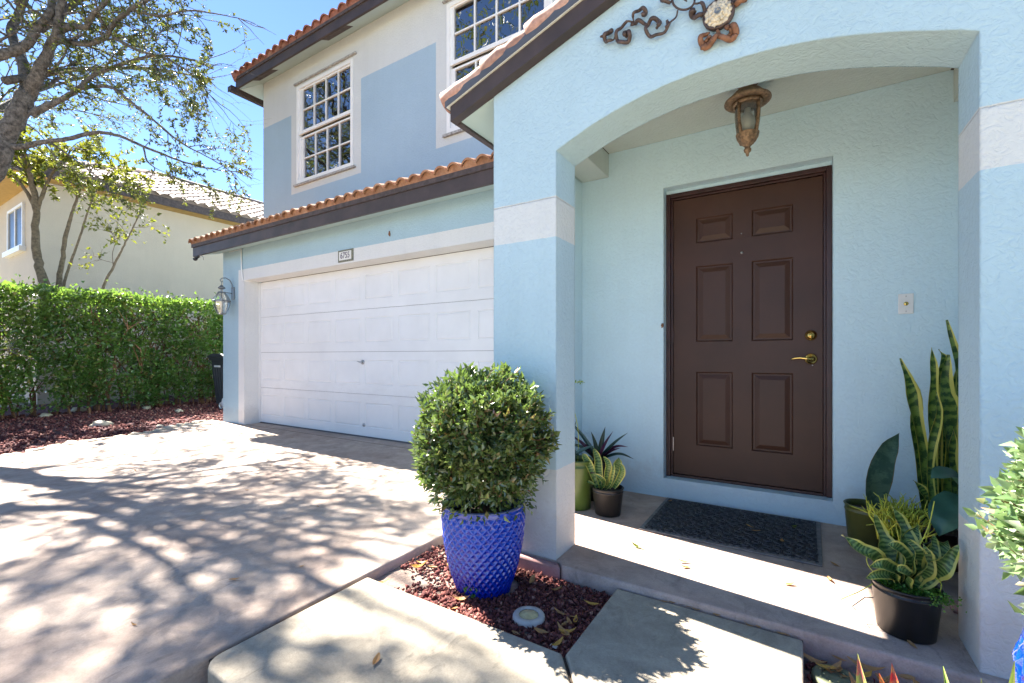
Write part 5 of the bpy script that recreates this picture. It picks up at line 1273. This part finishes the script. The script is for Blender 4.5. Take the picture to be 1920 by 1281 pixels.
for i, (pp, Y, w_) in enumerate(tall):
    b = MB(); blade(b, pp, Y, w_*1.38, [0.55, 0.75, 0.95, 1.0, 0.80, 0.03], 0.30, wave=0.08); b.build('leaf', M['snake'], r, smooth=True)
# whale fin plant
r = empty('whale_fin_plant', (0.33, 3.14, 0.0), 'single broad blue green paddle leaf in an olive pot against the wall', 'potted plant', G)
nursery_pot(r, 0.315, 3.10, 0.0, 0.235, 0.098, 0.078, M['olive_pot'])
b = MB(); blade(b, [(1638, 985), (1640, 940), (1648, 885), (1664, 845), (1686, 812)], [3.1, 3.08, 3.06, 3.1, 3.14], 0.135, [0.35, 0.8, 1.0, 0.92, 0.62, 0.03], 0.10, wave=0.03); b.build('leaf', M['whale'], r, smooth=True)
# pencil cactus
r = empty('pencil_cactus', (0.40, 2.74, 0.0), 'bushy yellow green pencil cactus between the whale fin leaf and the front pot', 'potted plant', G)
nursery_pot(r, 0.42, 2.76, 0.0, 0.20, 0.095, 0.075, M['black_pot'])
b = MB(); rnd.seed(8)
for k in range(90):
    s_ = Vector((0.42+rnd.gauss(0, .035), 2.76+rnd.gauss(0, .035), 0.17)); a = rnd.uniform(0, 6.28); sp_ = abs(rnd.gauss(0, .5))
    d_ = Vector((math.cos(a)*sp_-0.10, math.sin(a)*sp_, 1)).normalized(); p1 = s_+d_*rnd.uniform(.06, .13)
    b.tube([s_, p1], [0.0032, 0.0028], 5)
    for q in range(3):
        d2 = (d_+perp(d_)*0.65).normalized(); p2 = p1+d2*rnd.uniform(.04, .08); b.tube([p1, p2], [0.0026, 0.0022], 5)
        if rnd.random() < .6: d3 = (d2+perp(d2)*0.7).normalized(); b.tube([p2, p2+d3*rnd.uniform(.02, .05)], [0.0022, 0.0014], 4)
b.build('stems', M['pencil'], r, smooth=True)
# dark square pot with broad leaves beside the pillar
r = empty('broad_leaf_plant', (0.66, 2.72, 0.0), 'dark pot with broad blue green leaves half hidden behind the right pillar', 'potted plant', G)
nursery_pot(r, 0.71, 2.74, 0.0, 0.285, 0.135, 0.115, M['black_pot'], square=True)
for pp, w_ in (([(1822, 925), (1795, 905), (1770, 890), (1745, 898)], 0.10), ([(1815, 935), (1795, 950), (1775, 975), (1760, 1005)], 0.15), ([(1825, 900), (1815, 870), (1800, 850)], 0.1)):
    b = MB(); blade(b, pp, [2.72, 2.68, 2.63, 2.60][:len(pp)], w_, [0.2, 0.8, 1, 0.9, 0.6, 0.02], 0.2, nrm=(-0.2, -0.6, 0.8), wave=0.04); b.build('leaf', M['broad'], r, smooth=True)
b = MB(); b.tube([(0.71, 2.74, 0.24), (0.68, 2.72, 0.40), (0.66, 2.72, 0.48)], 0.006, 6); b.build('stem', M['broad'], r)
# front dwarf snake plant
r = empty('snake_plant', (0.345, 2.235, 0.0), 'low rosette snake plant in a glossy black pot at the front porch edge', 'potted plant', G)
nursery_pot(r, 0.345, 2.235, 0.0, 0.182, 0.104, 0.086, M['black_pot'], 56)
ros = [([(1668, 1095), (1640, 1050), (1610, 1030), (1578, 1003)], 2.20, .046), ([(1680, 1095), (1665, 1050), (1650, 1010), (1640, 965)], 2.28, .060), ([(1700, 1090), (1700, 1040), (1690, 990), (1672, 950)], 2.32, .048),
       ([(1690, 1095), (1695, 1060), (1685, 1030), (1662, 1020)], 2.18, .042), ([(1700, 1098), (1712, 1060), (1712, 1030), (1700, 1010)], 2.17, .044), ([(1705, 1095), (1725, 1060), (1745, 1030), (1752, 1005)], 2.24, .044),
       ([(1712, 1098), (1745, 1070), (1772, 1050), (1797, 1022)], 2.20, .052), ([(1708, 1095), (1735, 1050), (1765, 1025), (1778, 1015)], 2.30, .050), ([(1690, 1098), (1675, 1072), (1655, 1060), (1630, 1062)], 2.14, .038),
       ([(1685, 1095), (1690, 1040), (1710, 1000), (1722, 985)], 2.33, .044), ([(1695, 1100), (1700, 1085), (1692, 1070), (1680, 1068)], 2.12, .034), ([(1678, 1095), (1668, 1080), (1645, 1078), (1622, 1085)], 2.17, .03), ([(1702, 1100), (1722, 1078), (1738, 1052), (1730, 1020)], 2.18, .040)]
for pp, Y, w_ in ros:
    b = MB(); blade(b, pp, [2.235, (2.235+Y)/2, Y, Y], w_*1.3, [0.5, 0.9, 1.05, 0.95, 0.6, 0.02], 0.42, wave=0.11, nrm=tuple(Vector((sT, -cT, 0.7)).normalized())); b.build('leaf', M['snake_pale'], r, smooth=True)
P = []; D = []
for k in range(900):
    a = rnd.uniform(0, 6.28); rr = rnd.uniform(0.03, 0.10); P.append((0.345+rr*math.cos(a), 2.235+rr*math.sin(a), 0.158+rnd.random()*0.022)); D.append((math.cos(a)*.4, math.sin(a)*.4, rnd.gauss(.5, .5)))
for k in range(160): P.append((0.43+rnd.gauss(0, .02), 2.16+rnd.gauss(0, .02), 0.175+rnd.gauss(0, 0.01))); D.append((rnd.gauss(0, 1), rnd.gauss(0, 1), .5))
V, F = leaves(P, D, 0.010, 0.8, 0.5); np_mesh('moss', V, F, M['moss'], r)
b = MB()
for pp in ([(1636, 1095), (1610, 1110), (1590, 1118), (1577, 1124)], [(1715, 1040), (1740, 990), (1752, 940)], [(1752, 1080), (1765, 1095), (1762, 1110)], [(1640, 1075), (1628, 1060), (1625, 1045), (1632, 1038)]):
    b.tube(smooth_path([onY(x, y, 2.2) for x, y in pp], 3), 0.0018, 5)
b.build('tendrils', M['pencil'], r)
# left group: small snake plant, purple bladed plant, green pot
r = empty('snake_plant', (-1.055, 2.865, 0.0), 'small yellow green snake plant in a black pot left of the door mat', 'potted plant', G)
nursery_pot(r, -1.055, 2.865, 0.0, 0.178, 0.102, 0.082, M['black_pot'], 48)
sm = [([(1120, 915), (1108, 880), (1098, 860), (1092, 850)], 2.84, .050), ([(1128, 915), (1122, 885), (1120, 860), (1112, 838)], 2.88, .055), ([(1135, 915), (1138, 890), (1140, 870), (1131, 855)], 2.82, .045), ([(1140, 915), (1150, 890), (1158, 868), (1160, 858)], 2.86, .06),
      ([(1150, 915), (1162, 895), (1166, 880), (1160, 866)], 2.84, .045), ([(1125, 918), (1132, 905), (1125, 895), (1112, 888)], 2.80, .03), ([(1135, 918), (1144, 905), (1150, 880), (1150, 868)], 2.80, .022), ([(1118, 915), (1110, 900), (1103, 885), (1108, 870)], 2.9, .05)]
for pp, Y, w_ in sm:
    b = MB(); blade(b, pp, [2.86, (2.86+Y)/2, Y, Y], w_, [0.5, 0.85, 1.0, 0.95, 0.7, 0.02], 0.30, wave=0.05); b.build('leaf', M['snake_pale'], r, smooth=True)
r = empty('boat_lily', (-1.24, 3.13, 0.0), 'dark green and purple pointed bladed plant in a black pot against the wall', 'potted plant', G)
nursery_pot(r, -1.245, 3.13, 0.0, 0.27, 0.105, 0.085, M['black_pot'], 40)
cen = (1122, 866)
for i, tip in enumerate([(1189, 861), (1178, 811), (1150, 808), (1108, 809), (1076, 800), (1070, 815), (1164, 840), (1060, 835), (1070, 790), (1090, 830), (1118, 892), (1135, 800), (1178, 838)]):
    mid = ((cen[0]*0.45+tip[0]*0.55), (cen[1]*0.45+tip[1]*0.55)-(10 if i in (0, 12, 7) else 3))
    b = MB(); yy = 3.12+rnd.uniform(-.1, .06); blade(b, [cen, mid, tip], [3.12, (3.12+yy)/2, yy], 0.040, [0.8, 1.0, 0.9, 0.7, 0.4, 0.02], 0.35, nrm=tuple(Vector((sT*0.4, -cT*0.4, 0.8)).normalized()))
    b.build('leaf', M['rhoeo_under'] if i in (2, 6, 5, 9, 12) else M['rhoeo'], r, smooth=True)
r = empty('potted_vine', (-1.27, 2.86, 0.0), 'tall green pot with dark pointed blades mostly hidden behind the left pillar', 'potted plant', G)
nursery_pot(r, -1.275, 2.88, 0.0, 0.335, 0.105, 0.088, M['green_pot'], 40)
for pp, m_, w_ in (([(1062, 868), (1082, 852), (1100, 842), (1116, 836)], 'rhoeo', .045), ([(1060, 885), (1085, 888), (1105, 887), (1120, 888)], 'rhoeo_under', .016), ([(1060, 898), (1085, 900), (1105, 905), (1120, 912)], 'snake_pale', .03), ([(1060, 850), (1072, 820), (1080, 790)], 'rhoeo', .03), ([(1055, 850), (1068, 845), (1088, 856)], 'rhoeo', .06)):
    b = MB(); blade(b, pp, 2.84, w_, [0.6, 0.9, 1, 0.8, 0.5, 0.02], 0.25, nrm=tuple(Vector((0.1, -.5, 0.8)).normalized())); b.build('leaf', M[m_], r, smooth=True)
b = MB(); b.tube(smooth_path([(-1.275, 2.88, 0.28), (-1.27, 2.87, 0.55), onY(1066, 730, 2.86), onY(1080, 717, 2.86), onY(1094, 715, 2.86)], 4), 0.0022, 5); b.build('tendril', M['pencil'], r)
P = [tuple(onY(1078+rnd.random()*16, 717+rnd.gauss(0, 1.3), 2.86)) for _ in range(16)]; V, F = leaves(P, [(rnd.gauss(.4, .5), -.3, rnd.gauss(.2, .5)) for _ in P], 0.016, 0.7, .4); np_mesh('tendril_leaves', V, F, M['moss'], r)

# ================================================================== DOOR MAT
b = MB(); x0, x1, y0, y1 = -0.800, 0.115, 2.690, 3.395
t = empty('door_mat', (-0.34, 3.04, 0.0), 'black rubber door mat with embossed scroll pattern in front of the door', 'door mat')
b.prismz([(x0, y0+0.006), (x1-0.01, y0), (x1+0.006, y1), (x0-0.002, y1)], 0.002, 0.010); b.build('base', M['mat_lit_edge'], t, bev=0.003)
b = MB(); rg = random.Random(12)
b.prismz([(x0+0.022, y0+0.045), (x1-0.028, y0+0.040), (x1-0.018, y1-0.022), (x0+0.020, y1-0.022)], 0.0101, 0.0125); b.build('field', M['mat'], t)
b = MB()
for i in range(17):
    for j in range(10):
        cx_ = x0+0.055+i*(x1-x0-0.11)/16; cy_ = y0+0.07+j*(y1-y0-0.13)/9; a0 = ((i*7+j*5) % 4)*math.pi/2+rg.uniform(-.2, .2)
        P = [(cx_+0.017*math.cos(a0+q*0.62), cy_+0.017*math.sin(a0+q*0.62), 0.0135) for q in range(7)]; b.tube(P, 0.0060, 5)
        P = [(cx_+0.028*math.cos(a0+3.3+q*0.4), cy_+0.028*math.sin(a0+3.3+q*0.4), 0.0135) for q in range(5)]; b.tube(P, 0.0048, 5)
b.build('embossing', M['mat_rib'], t, smooth=True)
b = MB()
for i in range(26): cx_ = x0+0.03+i*(x1-x0-0.07)/25; b.tube([(cx_, y0+0.028, 0.010), (cx_+0.014, y0+0.033, 0.0112)], 0.0045, 6)
b.build('edge_studs', M['mat'], t)

# ================================================================== SMALL THINGS
def ground_light(cx, cy, z, lab, mats, r_=0.068):
    t = empty('ground_light', (cx, cy, z), lab, 'ground light', 'round lights set in the mulch')
    b = MB(); b.lathe([(r_*0.94, -0.03), (r_, -0.02), (r_, 0.004), (r_*0.93, 0.012), (r_*0.66, 0.014), (r_*0.60, 0.010)], (cx, cy, z), 44); b.build('ring', mats[0], t, smooth=True)
    b = MB(); b.lathe([(r_*0.61, 0.008), (r_*0.4, 0.014), (0, 0.017)], (cx, cy, z), 36); b.build('lens', mats[1], t, smooth=True)
    return t
ground_light(-0.955, 1.655, -0.060, 'round grey ringed ground light with yellowed lens in front of the left blue pot', (M['grey_ring'], M['olive_lens']))
t = ground_light(0.115, 1.925, -0.085, 'weathered olive round ground light with cream dots beside the walkway corner', (M['green_disc'], M['green_disc']), 0.073)
b = MB()
for k in range(14):
    a = k*2.4; rr = 0.012+0.0125*math.sqrt(k); b.lathe([(0.0035, 0.0155-rr*.03), (0.0, 0.0185-rr*.03)], (0.115+rr*math.cos(a), 1.925+rr*math.sin(a), -0.085), 8)
b.build('dots', M['dot'], t)
b = MB(); b.box(-0.795, -0.768, 1.535, 1.550, -0.066, -0.062); o = tag(b.build('paper_scrap', M['paper'], loc=(-0.78, 1.54, -0.064)), 'tiny white scrap lying on the red mulch near the walkway joint', 'scrap')
b = MB(); b.tube([onY(1640, 1121, 2.25), onY(1622, 1120, 2.25), onY(1598, 1137, 2.22), onY(1604, 1143, 2.20)], 0.0018, 6); tag(b.build('bent_wire', M['bin']), 'short bent grey wire lying beside the front black pot', 'wire')
b = MB(); p = Vector((0.60, 2.50, 0)); b.box(0.53, 0.66, 2.49, 2.58, 0.001, 0.022); tag(b.build('stone_piece', M['kerb'], bev=0.006), 'flat pinkish stone piece at the foot of the dark pot by the pillar', 'stone')

# wheelie bin behind the garage corner
t = empty('wheelie_bin', (-10.44, 5.20, -0.08), 'charcoal wheeled trash bin standing past the garage corner beside the hedge', 'trash bin')
bx, by = -10.44, 5.20
b = MB(); b.hexa([(bx-.24, by-.25, 0.0), (bx+.24, by-.25, 0.0), (bx+.24, by+.25, 0.0), (bx-.24, by+.25, 0.0), (bx-.30, by-.33, 0.98), (bx+.30, by-.33, 0.98), (bx+.30, by+.33, 0.98), (bx-.30, by+.33, 0.98)])
b.box(bx-.33, bx+.33, by-.36, by+.36, 0.94, 1.0)
for k in range(5): xk = bx-.20+k*.1; b.hexa([(xk-.01, by-.262, .08), (xk+.01, by-.262, .08), (xk+.01, by-.24, .08), (xk-.01, by-.24, .08), (xk-.012, by-.325, .80), (xk+.012, by-.325, .80), (xk+.012, by-.30, .80), (xk-.012, by-.30, .80)])
b.build('body', M['bin'], t, bev=0.01)
b = MB(); b.prism([(bx-.36, 1.002), (bx+.36, 1.002), (bx+.35, 1.04), (bx+.22, 1.085), (bx-.22, 1.085), (bx-.35, 1.04)], by-.38, by+.38); b.build('lid', M['bin'], t, bev=0.015)
b = MB(); b.hexa([(bx-.12, by-.345, .80), (bx+.12, by-.345, .80), (bx+.12, by-.335, .80), (bx-.12, by-.335, .80), (bx-.12, by-.348, .84), (bx+.12, by-.348, .84), (bx+.12, by-.338, .84), (bx-.12, by-.338, .84)]); b.build('white_label', M['white_plastic'], t)
for yy in (by-.2, by+.2):
    b = MB(); b.tube([(bx+.33, yy-.03, 0.04), (bx+.33, yy+.03, 0.04)], 0.11, 18); b.build('wheel', M['gseal'], t)
t = empty('watering_jug', (-9.95, 4.74, -0.08), 'white plastic jug with loop handle lying by the garage corner', 'jug')
jc = onT(419, 757, 9.3)
b = MB(); b.tube([jc+Vector((0.0, 0.05, -0.06)), jc+Vector((0.02, 0.05, 0.0)), jc+Vector((0.06, 0.04, 0.08)), jc+Vector((0.09, 0.04, 0.14))], [0.09, 0.10, 0.09, 0.04], 16); b.build('body', M['white_plastic'], t, smooth=True)
b = MB(); b.tube([jc+Vector((-0.09+0.075*math.cos(a), 0, -0.045+0.055*math.sin(a))) for a in [R(x) for x in range(40, 330, 24)]], 0.013, 8); b.build('handle', M['white_plastic'], t, smooth=True)

# bromeliads in the right-hand bed
def brom(lab, base, tips, mats, w_, group=None):
    r = empty('bromeliad', tuple(base), lab, 'plant', group)
    for i, (tp, hh) in enumerate(tips):
        tp = Vector(tp); mid = base*0.5+tp*0.5+Vector((0, 0, hh)); b = MB()
        b.strap([base, base*0.75+mid*0.25+Vector((0, 0, hh*.3)), mid, tp], w_, [0.9, 1.0, 0.95, 0.85, 0.6, 0.03], (0.1, -0.5, 0.9), 0.35, 0, 6, 0.02); b.build('leaf', mats[i % len(mats)], r, smooth=True)
bb = Vector((0.16, 1.50, -0.10))
brom('pink tipped green bromeliad at the lower picture edge right of the walkway', bb, [(onY(1608, 1226, 1.62), .02), (Vector((-0.0, 1.30, 0.12)), .05), (Vector((0.36, 1.36, 0.10)), .05), (Vector((0.12, 1.22, 0.05)), .07), (Vector((0.24, 1.66, 0.02)), .06), (Vector((0.02, 1.62, 0.0)), .05)], [M['brom']], 0.052)
bb = Vector((0.235, 1.58, -0.10))
brom('red spotted bromeliad with blunt upright leaves at the lower picture edge', bb, [(onY(1672, 1243, 1.66), .01), (onY(1648, 1262, 1.62), .02), (Vector((0.36, 1.48, 0.08)), .05), (Vector((0.28, 1.40, 0.06)), .06)], [M['brom_red']], 0.062)
bb = Vector((0.33, 1.36, -0.10))
brom('lime green striped bromeliad in front of the right pillar', bb, [(onY(1768, 1249, 1.55), .03), (onY(1902, 1238, 1.20), .03), (onY(1840, 1272, 1.35), .02), (Vector((0.24, 1.20, 0.10)), .06), (Vector((0.34, 1.16, 0.08)), .06)], [M['brom_green']], 0.048)
# weed beside the left pot
r = empty('weed_seedling', (-1.29, 1.665, -0.075), 'small green seedling growing at the foot of the left blue pot', 'plant')
P = []; D = []
for k in range(9): a = k*0.7; P.append((-1.255+0.004*k*math.cos(a), 1.655, -0.07+0.006*k)); D.append((math.cos(a), math.sin(a), .7))
V, F = leaves(P, D, 0.034, 0.8, .3); np_mesh('leaves', V, F, M['moss'], r)
b = MB(); b.tube([(-1.255, 1.655, -0.085), (-1.25, 1.655, -0.03)], 0.002, 5); b.build('stem', M['moss'], r)

# fallen leaves, each its own object
def leaf_mesh(seed, l, w_, curl):
    rg = random.Random(seed); V = []; F = []; n = 6
    for i in range(n+1):
        u = i/n; ww = w_*math.sin(math.pi*min(0.98, max(.03, u))**0.8)*0.5
        z = 0.003+curl*l*(u-0.5)**2+0.002*rg.random()
        for s_ in (-1, 0, 1): V.append((l*(u-0.5), s_*ww, z+abs(s_)*ww*0.45))
    for i in range(n):
        for k in range(2): a = 3*i+k; F.append((a, a+3, a+4, a+1))
    return V, F
protos = []
for k in range(5):
    V, F = leaf_mesh(k, 0.055+0.008*k, 0.022+0.003*(k % 3), 0.35+0.15*k)
    protos.append((V, F))
lm = {}
def fallen(x, y, z, k, matn, lab, grp, s=1.0, rot=None):
    key = (k, matn)
    if key not in lm:
        me = bpy.data.meshes.new('fallen_leaf'); me.from_pydata(protos[k][0], [], protos[k][1]); me.materials.append(M[matn]); me.update(); lm[key] = me
    o = bpy.data.objects.new('fallen_leaf', lm[key]); col.objects.link(o); o.location = (x, y, z)
    o.rotation_euler = (rnd.gauss(0, .12), rnd.gauss(0, .12), rnd.uniform(0, 6.28) if rot is None else rot); o.scale = (s, s, s)
    tag(o, lab, 'fallen leaf', grp)
rnd.seed(77)
def atz(px, py, z):
    r_ = ray(px, py); t_ = (z-EYE)/r_.z; return r_.x*t_, r_.y*t_
for (px, py, z, mt, lab) in [(705, 1240, -.03, 'dead_leaf', 'brown curled leaf alone on the walkway slab left of the shrub shadow'), (1405, 987, .013, 'yellow_leaf', 'yellow leaf on the door mat, centre'), (1418, 996, .013, 'dead_leaf', 'tan round leaf beside the yellow one on the mat'),
        (1488, 988, .013, 'young_leaf', 'small green leaf on the mat toward its right end'), (1257, 940, .013, 'dead_leaf', 'tan leaf at the top left corner of the mat'), (1466, 1015, .013, 'dead_leaf', 'reddish leaf on the mat near its front right'),
        (1283, 1054, 0, 'dead_leaf', 'dry leaf on the porch floor in front of the mat, upper of two'), (1284, 1064, 0, 'dead_leaf', 'dry leaf on the porch floor in front of the mat, lower of two'), (1196, 1026, 0, 'young_leaf', 'olive leaf on the porch floor near the left pillar'),
        (1483, 1096, 0, 'dead_leaf', 'tan leaf on the sunny porch floor, middle'), (1557, 1088, 0, 'dead_leaf', 'upright brown leaf left of the front pot'), (1565, 1059, 0, 'dead_leaf', 'brown leaf right of the mat corner'), (1710, 1210, 0, 'dead_leaf', 'rusty leaf in front of the front black pot'),
        (838, 1012, -.03, 'dead_leaf', 'small dark leaf on the driveway beside the bed'), (440, 1087, -.03, 'dead_leaf', 'tiny brown leaf on the driveway toward the walkway')]:
    x, y = atz(px, py, z+.004); fallen(x, y, z+.001, rnd.randrange(5), mt, lab, None, 0.8)
for k in range(30):
    x = rnd.uniform(-1.75, -0.74); y = rnd.uniform(1.52, 2.0)
    if (x+1.235)**2+(y-1.815)**2 < .02 or (x+.955)**2+(y-1.655)**2 < .008: continue
    fallen(x, y, -0.062, rnd.randrange(5), rnd.choice(['dead_leaf', 'dead_leaf', 'yellow_leaf']), 'dry orange brown leaf fallen on the red mulch by the left pot', 'dry leaves on the mulch by the left pot', rnd.uniform(.5, 1))
for k in range(62):
    x = rnd.uniform(0.04, 0.75); y = 2.02-abs(rnd.gauss(0, .2))
    fallen(x, y, -0.078+rnd.random()*.02, rnd.randrange(5), rnd.choice(['dead_leaf', 'dead_leaf', 'yellow_leaf']), 'dry brown leaf in the litter along the porch edge right of the walkway', 'dry leaves along the porch edge', rnd.uniform(.7, 1.3))
for k in range(14):
    x = rnd.uniform(-0.55, 0.0); fallen(x, 2.027+rnd.gauss(0, .006), -0.030, rnd.randrange(5), 'dead_leaf', 'small dry leaf caught in the joint between walkway and porch', 'dry leaves in the walkway joint', .45, rot=rnd.gauss(0, .2))
for k in range(26):
    x, y = rnd.uniform(-6.5, -1.9), rnd.uniform(0.6, 3.6)
    fallen(x, y, -0.029, rnd.randrange(5), 'dead_leaf', 'tiny dry leaf scattered on the driveway concrete', 'dry leaves scattered on the driveway', rnd.uniform(.35, .6))
